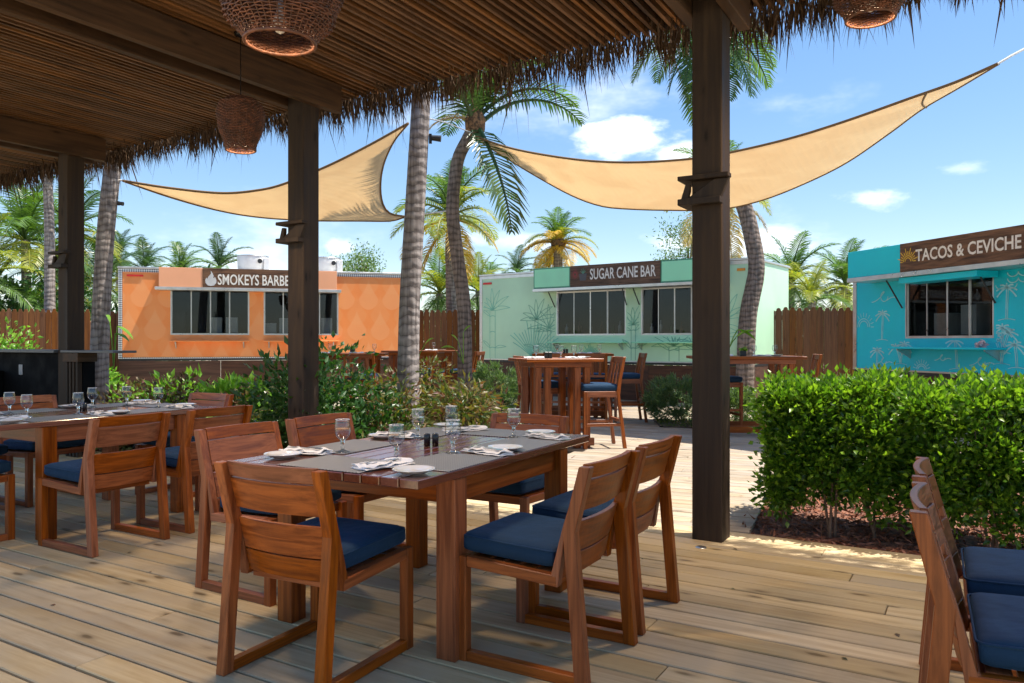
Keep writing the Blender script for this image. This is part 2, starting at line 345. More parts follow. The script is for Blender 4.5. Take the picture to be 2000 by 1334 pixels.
PA = radians(31); O3 = Vector((1.27, 4.93, 0)); Sx = Vector((cos(PA), -sin(PA), 0)); Tx = Vector((sin(PA), cos(PA), 0))
def pl(s, t, z=0): return O3 + Sx * s + Tx * t + Vector((0, 0, z))

# ------------------------------------------------------------------ ground
def sheet(name, x0, x1, y0, y1, z, m, nx=1, ny=1, amp=0, loc=None, rz=0):
    X, Y = np.meshgrid(np.linspace(x0, x1, nx + 1), np.linspace(y0, y1, ny + 1)); Z = z + rng.normal(size=X.shape) * amp
    V = np.stack([X, Y, Z], 2).reshape(-1, 3); i = np.arange(nx * ny); r = i // nx * (nx + 1) + i % nx
    o = link(name, npmesh(name, V, np.stack([r, r + 1, r + nx + 2, r + nx + 1], 1), m, True), None, loc, rz); return tag(o, kind='structure')
sheet('gap_shade_sheet', -11.4, 4.6, -6.2, .2, -.07, M['dark'], loc=O3, rz=-PA)  # dark sheet added under the boards so the gaps read as shade
sheet('ground', -900, 900, -900, 900, -.10, M['sand'])
sheet('garden_soil', -9.5, 0.0, .24, 3.4, -.045, M['soil'], 90, 30, .012, O3, -PA)
sheet('mulch_bed', -1.4, 7.5, .24, 3.0, -.035, M['mulch'], 90, 40, .012, O3, -PA)

# near deck : boards run along local x, rows along local y
DP = .1495
deck = thing('near_deck', None, None, O3, -PA, kind='structure')
bm_ = {}
def board(L, wd=DP - .013, th=.034):
    k = (round(L, 2), wd)
    if k not in bm_: bm_[k] = MB().box(-L / 2, L / 2, -wd / 2, wd / 2, -th, 0).mesh('deck_board', M['deck'], .004)
    return bm_[k]
JO = 1.83
rows = 44
for r in range(rows):
    t = .235 - DP / 2 - r * DP
    s = -11.6 - (r * 2.37 % 3.66)
    while s < 4.5:
        L = 3.66
        e = s + L
        if e > -11.0 and (t > -3.8 or r % 1 == 0):
            # skip boards far outside view behind the camera
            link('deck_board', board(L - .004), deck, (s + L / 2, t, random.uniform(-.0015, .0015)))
        s += L
# joists under the boards
jm = MB()
for k in range(24): jm.box(-11.5 + k * .61 + .01, -11.5 + k * .61 + .05, -6.3, .2, -.12, -.034)
jm.build('joist', M['post'], deck)

# outer deck, boards run at a slightly different angle
OA = radians(23); OO = gp(1455, 1046)
od = thing('outer_deck', None, None, (0, 0, 0), -OA, kind='structure')
def o2(p):  # world -> outer deck local
    return Vector((p.x * cos(OA) - p.y * sin(OA), p.x * sin(OA) + p.y * cos(OA), 0))
def inv_o(x, y): return Vector((x * cos(OA) + y * sin(OA), -x * sin(OA) + y * cos(OA), 0))
def near_edge_t(p):  # pavilion-local t and s of a world point
    q = p - O3; return q.x * Sx.x + q.y * Sx.y, q.x * Tx.x + q.y * Tx.y
P_r = o2(gp(1462, 1045)); xr = P_r.x + .0
EX = P_r.x                                   # right edge beside the hedge bed
y0 = P_r.y - 1.8
nrow = 0; far = MB()
def span(y):
    """visible x-extent of the outer deck at local row y"""
    xr_ = EX if y < o2(pl(.2, 2.9)).y else 9.0
    # left limit follows the planting bed edge
    p = inv_o(0, y); xl = None
    for x in np.arange(-9, 6, .1):
        q = inv_o(x, y); s_, t_ = near_edge_t(q)
        if t_ > .245 and (s_ > -2.5 or t_ > 3.2): xl = x; break
    return xl, xr_
y = y0; r = 0
while y < 21:
    xl, xe = span(y)
    if xl is not None and xe > xl + .1:
        if r < 55:
            s = xl
            cut = xl + 1.2 + (r * 1.31 % 2.6)
            while s < xe - .05:
                e = min(cut, xe); 
                if e - s > .03:
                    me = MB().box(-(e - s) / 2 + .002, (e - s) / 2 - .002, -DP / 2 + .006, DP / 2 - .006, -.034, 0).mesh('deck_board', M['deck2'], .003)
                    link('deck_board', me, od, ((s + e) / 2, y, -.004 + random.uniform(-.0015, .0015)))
                s = e; cut = e + 3.66
        else: far.box(xl, xe, y - DP / 2 + .006, y + DP / 2 - .006, -.032, -.004)
    y += DP; r += 1
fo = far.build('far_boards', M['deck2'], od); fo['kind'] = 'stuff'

# mulch chips and leaf litter
def chips(name, n, s0, s1, t0, t1, label, m):
    P = np.stack([rng.uniform(s0, s1, n), rng.uniform(t0, t1, n) , np.full(n, -.025)], 1)
    D = rng.normal(size=(n, 3)); D[:, 2] *= .3; D[:, 2] += .1
    me = leaves(P, D, rng.uniform(.03, .09, n), rng.uniform(.004, .010, n), m, name)
    return tag(link(name, me, None, O3, -PA), label, 'mulch', kind='stuff')
chips('mulch_chips', 15000, .0, 6.0, .26, 2.6, 'reddish bark mulch chips under the clipped hedge', M['mulchchip'])
chips('leaf_litter', 5000, -8.5, -2.2, .25, 2.8, 'dry leaf litter on the soil of the planting bed', M['mulchchip'])

n_ = 110; P = np.stack([rng.uniform(-6, 4, n_), rng.uniform(-3, 7, n_), np.full(n_, .004)], 1)
P = P[(P[:, 1] < .1) | (P[:, 0] > -1.9)]; P = P[~((P[:, 0] > .1) & (P[:, 1] > .2))]; n_ = len(P); D = rng.normal(size=(n_, 3)); D[:, 2] = .04
tag(link('fallen_leaves', leaves(P, D, rng.uniform(.02, .055, n_), rng.uniform(.005, .012, n_), M['purple'], 'fallen_leaves', .1, N=np.tile([0, 0, 1.], (n_, 1)) + rng.normal(0, .05, (n_, 3))), None, O3, -PA), 'small fallen leaves scattered over the deck boards', 'leaves', kind='stuff')
# ------------------------------------------------------------------ pavilion
pav = thing('pavilion', 'dark timber pavilion with slatted ceiling and dry thatch fringe over the dining deck', 'pavilion', O3, -PA)
BZ = 3.307; SZ = BZ + .255; EA = .66
PS = [0, -3.62, -7.24]
pm = MB().box(-.095, .095, -.095, .095, -.02, SZ - .002).mesh('post', M['post'], .006)
for s in PS: link('post', pm, pav, (s, 0, 0))
bmm = MB().box(-.0375, .0375, -2.80, .30, 0, .25).mesh('beam', M['beam'], .005)
for s in PS + [3.62, -10.86]:
    for k in (-1, 1): link('beam', bmm, pav, (s + k * (.095 + .0395), 0, BZ))
em = MB().box(-.02, .02, 0, 1, 0, 1)
sm_ = MB().box(-.0135, .0135, -2.84, EA, 0, .04).mesh('slat', M['slat'])
s = -11.4
while s < 4.4:
    link('slat', sm_, pav, (s + random.uniform(-.003, .003), random.uniform(-.02, .02), SZ + random.uniform(0, .004))); s += .0705
cm = MB()
for t in np.arange(-2.75, .6, .62): cm.box(-11.5, 4.4, t - .02, t + .02, SZ + .05, SZ + .14)
cm.box(-11.5, 4.4, EA - .02, EA + .01, SZ + .045, SZ + .2); cm.build('purlin', M['post'], pav)  # includes an eave board added to block sky leaking past the slats
# thatch slab with ragged edge
tb = MB().box(-11.6, 4.5, -2.9, EA + .02, SZ + .16, SZ + .46); tb.build('thatch_roof', M['thatchtop'], pav)  # unseen rear edge cut short to let skylight reach the deck
def fringe(n, t0, t1, z0, z1, lmin, lmax):
    sx = rng.uniform(-11.5, 4.5, n)
    cl = np.sin(sx * 9.1) * .3 + np.sin(sx * 23.7 + 1) * .25 + np.sin(sx * 3.1) * .25
    L = rng.uniform(lmin, lmax, n) * (1 + .45 * cl) * np.where(rng.random(n) < .05, 1.5, 1)
    P = np.stack([sx, rng.uniform(t0, t1, n), rng.uniform(z0, z1, n)], 1)
    D = np.stack([rng.normal(0, .16, n) + .10 * np.sin(sx * 17), rng.normal(.10, .12, n), -np.ones(n)], 1)
    return P, D, L
Ps, Ds, Ls = zip(fringe(6500, EA + .0, EA + .10, SZ + .02, SZ + .14, .18, .36), fringe(2600, EA - .25, EA + .02, SZ + .05, SZ + .12, .07, .16), fringe(5000, EA + .05, EA + .2, SZ + .1, SZ + .45, .15, .3))
P = np.concatenate(Ps); D = np.concatenate(Ds); L = np.concatenate(Ls)
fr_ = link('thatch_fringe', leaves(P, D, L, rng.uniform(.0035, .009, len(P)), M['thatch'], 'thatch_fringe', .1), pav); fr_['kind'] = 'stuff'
# brackets on posts
bk = MB()
bk.box(-.165, .155, -.17, -.097, 0, .028).box(-.165, -.097, -.097, .06, 0, .028)
bk.box(-.165, .105, -.17, -.097, -.155, -.115).box(-.165, -.097, -.097, .06, -.155, -.115)
bk.prism([(-.155, -.115), (-.11, -.115), (-.097, -.06), (-.097, -.02), (-.125, -.02)], 1, -.135, -.1)
bk.prism([(-.12, -.113), (.10, -.113), (.15, -.002), (.06, -.002)], 1, -.135, -.099)
for s, z, L_ in zip(PS, (2.26, 2.26, 2.22), ('nearest post on the right', 'middle post', 'leftmost post')):
    o = thing('wall_light', 'angular dark wooden uplight bracket on the ' + L_, 'light fixture', pl(s, 0, z), -PA, 'uplight brackets on the posts')
    if s == 0: base_bk = bk.mesh('bracket', M['post'], .003)
    link('bracket', base_bk, o)

# ------------------------------------------------------------------ lanterns
def lantern(label, loc, R, Hh, prof, ceil, rows, group='woven pendant lamps', watt=22):
    o = thing('pendant_lamp', label, 'lamp', loc, random.random(), group)
    def rad(v):
        for (a, ra), (b, rb) in zip(prof, prof[1:]):
            if a <= v <= b:
                f = (v - a) / (b - a); f = f * f * (3 - 2 * f); return R * (ra + (rb - ra) * f)
        return R * prof[-1][1]
    ns = 44; V = []; Fq = []
    th = Hh / rows * .47; SEG = ns * 4
    for i in range(rows + 1):
        v = i / rows; z = v * Hh; r = rad(v)
        ph = (i % 2) * pi
        for k in range(SEG):
            an = 2 * pi * k / SEG; rr = r + .0045 * sin(an * ns / 2 * 1 + ph)
            for dr, dz in ((-.002, 0), (0, th), (.003, 0), (0, -th)):
                V.append(((rr + dr) * cos(an), (rr + dr) * sin(an), z + dz))
        b = i * SEG * 4
        for k in range(SEG):
            k2 = (k + 1) % SEG
            for q in range(4): Fq.append((b + k * 4 + q, b + k2 * 4 + q, b + k2 * 4 + (q + 1) % 4, b + k * 4 + (q + 1) % 4))
    wv = link('weave', npmesh('weave', np.array(V), np.array(Fq), M['rattan'], True), o); wv['kind'] = 'stuff'
    st = MB()
    for k in range(ns): 
        an = 2 * pi * (k + .5) / ns; st.tube([(rad(v) * cos(an), rad(v) * sin(an), v * Hh) for v in np.linspace(0, 1, 12)], .0028, 4, caps=False)
    s_ = st.build('stakes', M['rattan'], o); s_['kind'] = 'stuff'
    rm = MB(); r0 = rad(0); rm.tube([(r0 * cos(a), r0 * sin(a), -.004) for a in np.linspace(0, 2 * pi, 49)], .008, 6, caps=False); rm.build('rim', M['rattan'], o)
    MB().lathe([(0, .03), (rad(1) * 1.02, .0), (rad(1) * .9, -.012), (0, -.005)], 32, c=(0, 0, Hh)).build('cap', M['rattan'], o)
    MB().lathe([(0, 0), (.018, .01), (.03, .045), (.024, .075), (.014, .10), (.014, .14), (0, .14)], 14, c=(0, 0, .03)).build('bulb', M['white'], o)
    c = MB().tube([(0, 0, Hh), (0, 0, ceil - loc[2])], .0035, 6).tube([(0, 0, .16), (0, 0, Hh)], .003, 6); c.build('cord', M['black'], o)
    MB().lathe([(.0, -.03), (.045, -.02), (.05, .0), (0, 0)], 16, c=(0, 0, ceil - loc[2])).build('ceiling_rose', M['black'], o)
    ld = bpy.data.lights.new('pendant_fill', 'SPOT'); ld.energy = watt; ld.color = (1, .74, .48); ld.shadow_soft_size = .15; ld.spot_size = radians(168); ld.spot_blend = 1.0  # warm fill added just below the rim to brighten the shaded deck
    lo = bpy.data.objects.new('pendant_fill', ld); COL.objects.link(lo); lo.parent = o; lo.location = (0, 0, -.012)
    return o
profA = [(0, .62), (.5, .93), (.72, 1.0), (.88, .9), (1, .6)]
profB = [(0, .55), (.25, .86), (.55, 1.0), (.8, .93), (1, .6)]
lantern('tapered woven rattan pendant lamp hanging on a thin cord beside the middle post', dp(470, 293, 5.8), .172, .375, profA, SZ, 34, watt=27)
lantern('large round woven rattan pendant lamp cut by the top edge of the photo', dp(547, 82, 3.25), .262, .42, profB, SZ, 44, watt=30)
lantern('reddish woven rattan pendant lamp at the top right corner in front of the thatch fringe', dp(1700, 43, 4.3) + Vector((0, 0, .02)), .205, .32, [(0, .62), (.35, .92), (.65, 1), (.85, .9), (1, .6)], SZ, 32, watt=42)

# ------------------------------------------------------------------ black bar wall at left
bw = thing('bar_wall', 'black bar wall with grey counter edge left of the leftmost post', 'bar', pl(-7.36, 0), -PA)
MB().box(-5.5, 0, -.06, .10, 0, 1.12).build('wall', M['blackwall'], bw, .004)
MB().box(-5.55, .02, -.14, .22, 1.122, 1.155).build('counter_top', M['slate'], bw, .004)
MB().box(-.86, -.78, -.068, -.0605, .86, .98).build('outlet_cover', M['grey'], bw, .002)
MB().box(-5.5, -1.2, -.5, -.065, 0, .90).build('cabinet', M['blackwall'], bw, .006)
lg = thing('side_counter', 'thin grey ledge on a slatted dark base right of the leftmost post', 'counter', pl(-7.12, -.06), -PA)
MB().box(0, .98, -.13, .13, 1.13, 1.155).build('ledge', M['slate'], lg, .003)
MB().box(.03, .32, -.12, .10, 1.03, 1.127).build('cap', M['beam'], lg, .003)
for k in range(4): MB().box(.05 + k * .065, .05 + k * .065 + .038, -.10, -.05, 0, 1.028).build('slat', M['post'], lg, .003)
MB().box(.05, .29, -.045, .09, 0, 1.027).build('panel', M['blackwall'], lg)

# ------------------------------------------------------------------ furniture
def superbox(w, d, z0, z1, e=.18, nx=14, ny=14, crown=.012):
    """soft cushion"""
    V = []; Fq = []
    mb = MB(); 
    def top(u, v, sgn):
        x = (u - .5) * w; y = (v - .5) * d
        ed = min(1, min(u, 1 - u) / .10); ed2 = min(1, min(v, 1 - v) / .10); k = sqrt(max(0, 1 - (1 - ed) ** 2)) * sqrt(max(0, 1 - (1 - ed2) ** 2))
        zc = (z0 + z1) / 2; h = (z1 - z0) / 2
        kx = 1 - .03 * (1 - sqrt(max(0, 1 - (1 - ed2) ** 2))); 
        return (x * kx, y * kx, zc + sgn * (h * (.5 + .5 * k) + crown * sin(pi * u) * sin(pi * v)))
    us = [0, .015, .04, .08, .16, .3, .5, .7, .84, .92, .96, .985, 1]; n = len(us)
    for sg in (1, -1):
        vs = [top(u, v, sg) for v in us for u in us]
        fs = [(j * n + i, j * n + i + 1, (j + 1) * n + i + 1, (j + 1) * n + i) for j in range(n - 1) for i in range(n - 1)]
        if sg < 0: fs = [f[::-1] for f in fs]
        mb.add(vs, fs, 0, True)
    ring = [(i, 0) for i in range(n)] + [(n - 1, j) for j in range(1, n)] + [(i, n - 1) for i in range(n - 2, -1, -1)] + [(0, j) for j in range(n - 2, 0, -1)]
    a = [top(us[i], us[j], 1) for i, j in ring]; b = [top(us[i], us[j], -1) for i, j in ring]; m = len(ring)
    mb.add(a + b, [(i, m + i, m + (i + 1) % m, (i + 1) % m) for i in range(m)], 0, True)
    bm = mb.mesh('cushion', M['navy']); q = bmesh.new(); q.from_mesh(bm); bmesh.ops.remove_doubles(q, verts=q.verts, dist=.0004); q.to_mesh(bm); q.free()
    return bm

def make_chair():
    t = thing('dining_chair', 'teak dining chair with navy seat cushion', 'chair')
    W = .235; lw = .042  # half width, leg width
    T = [M['teak0'], M['teak1'], M['teak2']]
    for sg in (-1, 1):
        x0 = sg * W - (lw / 2); x1 = x0 + lw
        # side frame pieces as profile polygons in (y,z)
        MB().prism([(.232, .0), (.275, .0), (.275, .412), (.232, .412)], 0, x0, x1).build('front_leg', M['teak2'], t, .003)
        MB().prism([(-.285, .001), (-.235, .001), (-.187, .56), (-.252, .80), (-.296, .80), (-.236, .56)], 0, x0 + .001, x1 + .001).build('rear_leg', M['teak2'], t, .003)
        MB().prism([(-.236, .002), (.232, .002), (.232, .042), (-.233, .042)], 0, x0 + .002, x1 - .002).build('runner', M['teak1'], t, .003)
        MB().prism([(-.165, .352), (.231, .372), (.231, .413), (-.160, .394)], 0, x0 + .002, x1 - .002).build('seat_rail', M['teak1'], t, .003)
        xi0 = x0 + .003; xi1 = x1 - .003
        MB().prism([(-.165, .352), (-.128, .354), (-.1865, .575), (-.208, .64), (-.232, .575)][:4], 0, xi0, xi1).build('back_upright', M['teak2'], t, .002)
    for y, z in ((.235, .375), (-.125, .350)): MB().box(-W + .02, W - .02, y - .012, y + .018, z - .01, z + .035).build('cross_rail', M['teak0'], t, .002)
    for k in range(5): MB().box(-W + .02, W - .02, -.12 + k * .072, -.06 + k * .072, .385, .398).build('seat_slat', M['teak0'], t)
    def curved(zs, ys, name):
        mb = MB(); n = 12
        for (za, zb), (ya, yb) in zip(zs, ys):
            vs = []
            for i in range(n + 1):
                u = -1 + 2 * i / n; x = u * (W - .0215); bow = -.026 * (1 - u * u) + .012
                for (z, yy) in ((za, ya), (zb, yb)):
                    vs += [(x, yy + bow - .011, z), (x, yy + bow + .011, z)]
            fs = []
            for i in range(n):
                a = i * 4; b = a + 4
                fs += [(a, b, b + 2, a + 2), (a + 1, a + 3, b + 3, b + 1), (a + 2, b + 2, b + 3, a + 3), (a, a + 1, b + 1, b)]
            e = n * 4; fs += [(0, 2, 3, 1), (e, e + 1, e + 3, e + 2)]
            mb.add(vs, fs, 0)
        return mb.build(name, M['teak0'], t, .002)
    curved([(.625, .742)], [(-.222, -.255)], 'back_board')
    curved([(.748, .805)], [(-.2565, -.273)], 'back_board')
    curved([(.462, .585)], [(-.178, -.212)], 'back_board')
    curved([(.372, .457)], [(-.158, -.1765)], 'back_board')
    c = link('cushion', superbox(.45, .415, .408, .49, crown=.006), t, (0, .055, 0)); c.rotation_euler = (radians(2), 0, 0); c.location = (0, .083, .004)
    rr = .03; pts = []
    for cx, cy, a0 in ((.195, .178, 0), (-.195, .178, pi / 2), (-.195, -.178, pi), (.195, -.178, 1.5 * pi)): pts += [(cx + rr * cos(a0 + q), cy + rr * sin(a0 + q), .4735) for q in np.linspace(0, pi / 2, 5)]
    MB().tube(pts + pts[:1], .0038, 5, caps=False).build('piping', M['navy'], c)
    return t
ch = make_chair(); used = False
A1 = radians(30)
s30 = Vector((cos(A1), -sin(A1), 0)); t30 = Vector((sin(A1), cos(A1), 0))
RF = {'+T': -A1, '-T': pi - A1, '+S': -A1 - pi / 2, '-S': -A1 + pi / 2}   # chair faces local +y
G = 'teak dining chairs with navy cushions'
chairs = [
 (-.755, 3.035, '+T', 3, 'teak chair at the near end of the centre table, its back to the camera'),
 (.148, 3.12, '-S', 0, 'teak chair with bright blue cushion at the near right side of the centre table'),
 (.435, 3.64, '-S', 0, 'teak chair second along the right side of the centre table'),
 (-.02, 4.50, '-T', 2, 'reddish teak chair at the far end of the centre table below the bar table'),
 (-1.235, 3.995, '+S', -2, 'dark backed teak chair at the near left side of the centre table'),
 (-.93, 4.535, '+S', -1, 'dark backed teak chair at the far left side of the centre table'),
 (1.43, 2.13, '+S', 2, 'teak chair at the right edge with cushion nearest the camera'),
 (1.715, 2.66, '+S', 1, 'teak chair at the right edge, half hidden behind the nearer one'),
 (-2.54, 4.82, '-S', 0, 'teak chair nearest on the right side of the left table'),
 (-2.21, 5.38, '-S', 0, 'teak chair second on the right side of the left table, behind the nearest one'),
 (-2.72, 6.42, '-T', 1, 'teak chair at the far end of the left table before the green shrubs'),
 (-3.75, 6.17, '+S', 0, 'teak chair on the far left side of the left table against the black bar wall'),
 (-4.05, 5.63, '+S', 0, 'teak chair on the left side of the left table, seat cut by the left edge'),
 (-3.5, 4.78, '+T', 0, 'teak chair at the near end of the left table, mostly outside the left edge'),
]
for x, y, f, j, lab in chairs:
    place(ch, used, (x, y, 0), RF[f] + radians(j), lab, G); used = True

def make_table(loc, rz, label, w=.97, l=1.55, H=.75):
    t = thing('dining_table', label, 'table', loc, rz, 'teak dining tables')
    n = 11; pw = w / n
    for k in range(n): MB().box(-w / 2 + k * pw + .003, -w / 2 + (k + 1) * pw - .003, -l / 2, l / 2, H - .034, H).build('plank', M['tabletop'], t, .003)
    for sx in (-1, 1):
        for sy in (-1, 1): MB().box(sx * (w / 2 - .055) - .045, sx * (w / 2 - .055) + .045, sy * (l / 2 - .30) - .045, sy * (l / 2 - .30) + .045, 0, H - .036).build('leg', M['teak2'], t, .004)
        MB().box(sx * (w / 2 - .055) - .014 , sx * (w / 2 - .055) + .014, -l / 2 + .347, l / 2 - .347, H - .14, H - .037).build('apron', M['teak1'], t, .003)
        MB().box(-w / 2 + .102, w / 2 - .102, sx * (l / 2 - .30) - .014, sx * (l / 2 - .30) + .014, H - .14, H - .037).build('apron', M['teak0'], t, .003)
        MB().box(sx * (w / 2 - .055) - .012, sx * (w / 2 - .055) + .012, -l / 2 + .03, l / 2 - .03, H - .06, H - .0345).build('side_batten', M['teak1'], t) if False else None
    return t
T1 = Vector((-.385, 3.687, 0)); T2 = Vector((-3.065, 5.51, 0)); R1 = -radians(29); R2 = -radians(31)
make_table(T1, R1, 'slatted teak dining table set for six in the centre foreground')
make_table(T2, R2, 'slatted teak dining table set for guests at the left edge')

# --- tableware prototypes
def goblet_mesh():
    foot = [(0, .000), (.030, .000), (.034, .002), (.033, .005), (.012, .010), (.0065, .018), (.0095, .026), (.0065, .034), (.0095, .042), (.008, .052), (.013, .058), (.010, .063), (0, .064)]
    bowl = [(.012, .0585), (.018, .062), (.027, .072), (.0345, .088), (.0365, .105), (.0345, .125), (.031, .148)]
    mb = MB().lathe(foot, 20, 1).lathe(bowl, 24, 0)
    mb.lathe([(.0302, .1475), (.0318, .1475), (.0318, .1495), (.0302, .1495), (.0302, .1475)], 24, 2)
    mb.lathe([(0, .108), (.0360, .108)], 24, 0)
    return mb.mesh('goblet', [M['glass'], M['solidglass'], M['rimhighlight']])
gob = goblet_mesh()
pt = MB().lathe([(0, .006), (.045, .0055), (.058, .010), (.080, .016), (.082, .0175), (.079, .0178), (.060, .0135), (.047, .009), (0, .0085)][::1], 36)
pt.lathe([(0, .001), (.048, .001), (.060, .006), (.0815, .0155)], 36)
plate = pt.mesh('side_plate', M['china'])
def napkin_mesh():
    nx, ny = 26, 10; V = []
    mb = MB()
    for lay, (w, l, z) in enumerate(((.105, .245, .004), (.098, .23, .009), (.09, .235, .0135))):
        vs = []
        for sg in (1, -1):
            for j in range(ny + 1):
                for i in range(nx + 1):
                    u = i / nx; v = j / ny; ex = min(1, min(v, 1 - v) * 6)
                    wob = .0022 * sin(u * 9 + lay * 2 + v * 3) + .0014 * sin(u * 23 + v * 7 + lay)
                    vs.append(((u - .5) * l + .003 * sin(v * 9 + lay), (v - .5) * w + .004 * sin(u * 7 + lay * 1.7) + lay * .003, z + sg * .0022 * sqrt(ex) + wob * (lay + .4)))
        n = (nx + 1) * (ny + 1)
        fs = [(j * (nx + 1) + i, j * (nx + 1) + i + 1, (j + 1) * (nx + 1) + i + 1, (j + 1) * (nx + 1) + i) for j in range(ny) for i in range(nx)]
        fs += [tuple(q + n for q in f[::-1]) for f in fs]
        mb.add(vs, fs, 0, True)
        rg = [i for i in range(nx + 1)] + [j * (nx + 1) + nx for j in range(1, ny + 1)] + [ny * (nx + 1) + i for i in range(nx - 1, -1, -1)] + [j * (nx + 1) for j in range(ny - 1, 0, -1)]
        m = len(rg); mb.add([vs[q] for q in rg] + [vs[q + n] for q in rg], [(i, m + i, m + (i + 1) % m, (i + 1) % m) for i in range(m)], 0, True)
    return mb.mesh('napkin', M['linen'])
nap = napkin_mesh()
def cut_mesh(kind):
    mb = MB()
    if kind == 'fork':
        mb.prism([(-.09, -.005), (-.05, -.004), (0, -.0025), (.045, -.003), (.058, -.011), (.066, -.012), (.066, .012), (.058, .011), (.045, .003), (0, .0025), (-.05, .004), (-.09, .005)], 2, 0, .0018)
        for k in range(4): mb.box(.066, .098, -.012 + k * .0068, -.0085 + k * .0068, .0, .0018)
    else:
        mb.prism([(-.10, -.006), (-.02, -.004), (-.01, -.005), (.09, -.007), (.105, .002), (.09, .0045), (-.02, .004), (-.10, .006)], 2, 0, .0022)
    return mb.mesh(kind, M['steel'])
fork = cut_mesh('fork'); knife = cut_mesh('knife')
matm = MB().box(-.21, .21, -.15, .15, 0, .0025).mesh('placemat', M['mat'], .001)
sh = MB().lathe([(0, 0), (.0155, 0), (.0155, .056), (.012, .060), (0, .060)], 16)
shaker = sh.mesh('shaker', M['black'])
caps = MB().lathe([(0, .0), (.010, 0), (.010, .0015), (0, .0015)], 12, c=(0, 0, .060)).mesh('shaker_top', M['steel'])

SET = {  # name: mat(s,t,rot), plate, napkin(s,t,rot), glass
 'near end':         ((-.01, -.615, 0), (-.345, -.61), (.19, -.60, 80), (.13, -.44)),
 'near left side':   ((-.33, -.20, 90), (-.385, .13), (-.355, -.47, 8), (-.22, -.375)),
 'far left side':    ((-.33, .44, 90), (-.385, .715), (-.37, .19, 5), (-.235, .215)),
 'near right side':  ((.33, -.36, 90), (.385, -.665), (.36, -.085, -12), (.225, -.155)),
 'far right side':   ((.33, .25, 90), (.385, .035), (.345, .535, -10), (.19, .47)),
 'far end':          ((.06, .615, 0), (.25, .655), (-.19, .60, 60), (-.19, .46)),
}
def setting(C, rz, tabname, skip=()):
    ca, sa = cos(rz), sin(rz)
    W_ = lambda s, t, z=.7515: (C.x + s * ca - t * sa, C.y + s * sa + t * ca, z)
    for nm, (mt, ptp, np_, gl_) in SET.items():
        tail = 'at the %s of the %s' % (nm, tabname)
        tag(link('placemat', matm, None, W_(mt[0], mt[1]), rz + radians(mt[2])), 'dark grey woven placemat ' + tail, 'placemat', 'woven placemats')
        onm = abs(np_[0] - mt[0]) < .25 and abs(np_[1] - mt[1]) < .3
        tag(link('side_plate', plate, None, W_(ptp[0], ptp[1], .754 if True else 0), random.random()), 'round white side plate ' + tail, 'plate', 'white side plates')
        r = rz + radians(np_[2]) + random.uniform(-.1, .1)
        tag(link('napkin', nap, None, W_(np_[0], np_[1], .754), r), 'folded white napkin ' + tail, 'napkin', 'folded white napkins')
        tag(link('fork', fork, None, W_(np_[0], np_[1], .754 + .0195), r + .12), 'steel fork on the folded napkin ' + tail, 'fork', 'forks on napkins')
        q = W_(np_[0] + .02 * cos(radians(np_[2] + 90)), np_[1] + .02 * sin(radians(np_[2] + 90)), .754 + .0195)
        tag(link('knife', knife, None, q, r + .02), 'steel knife on the folded napkin ' + tail, 'knife', 'knives on napkins')
        tag(link('water_goblet', gob, None, W_(gl_[0], gl_[1], .752), 0), 'clear stemmed water goblet ' + tail, 'glass', 'water goblets')
    for k in (-1, 1):
        o = thing('shaker', 'black %s shaker of the pair in the middle of the %s' % ('left' if k < 0 else 'right', tabname), 'shaker', W_(k * .017, .01 * k), 0, 'black shakers')
        link('body', shaker, o); link('cap', caps, o)
setting(T1, R1, 'centre table'); setting(T2, R2, 'left table')

# --- bar tables and stools
def bar_table(c, rz, w, d, label, H=1.05):
    t = thing('bar_table', label, 'table', (c[0], c[1], 0), rz, 'high teak bar tables')
    n = 7
    for k in range(n): MB().box(-w / 2, w / 2, -d / 2 + k * d / n + .0015, -d / 2 + (k + 1) * d / n - .0015, H - .038, H).build('plank', M['teak0'], t, .003)
    MB().box(-w / 2 + .12, w / 2 - .12, -d / 2 + .09, d / 2 - .09, H - .10, H - .040).build('apron', M['teak0'], t, .003)
    for sx in (-1, 1):
        for sy in (-1, 1):
            for q in (0, 1): MB().box(sx * (w / 2 - .17 - q * .12) - .036, sx * (w / 2 - .17 - q * .12) + .036, sy * (d / 2 - .13) - .036, sy * (d / 2 - .13) + .036, 0, H - .102).build('leg', M['teak2'], t, .003)
    for sy in (-1, 1): MB().box(-w / 2 + .10, w / 2 - .10, sy * (d / 2 - .13) + (.037 if sy > 0 else -.077), sy * (d / 2 - .13) + (.077 if sy > 0 else -.037), .03, .12).build('foot_rail', M['teak0'], t, .003)
    return t
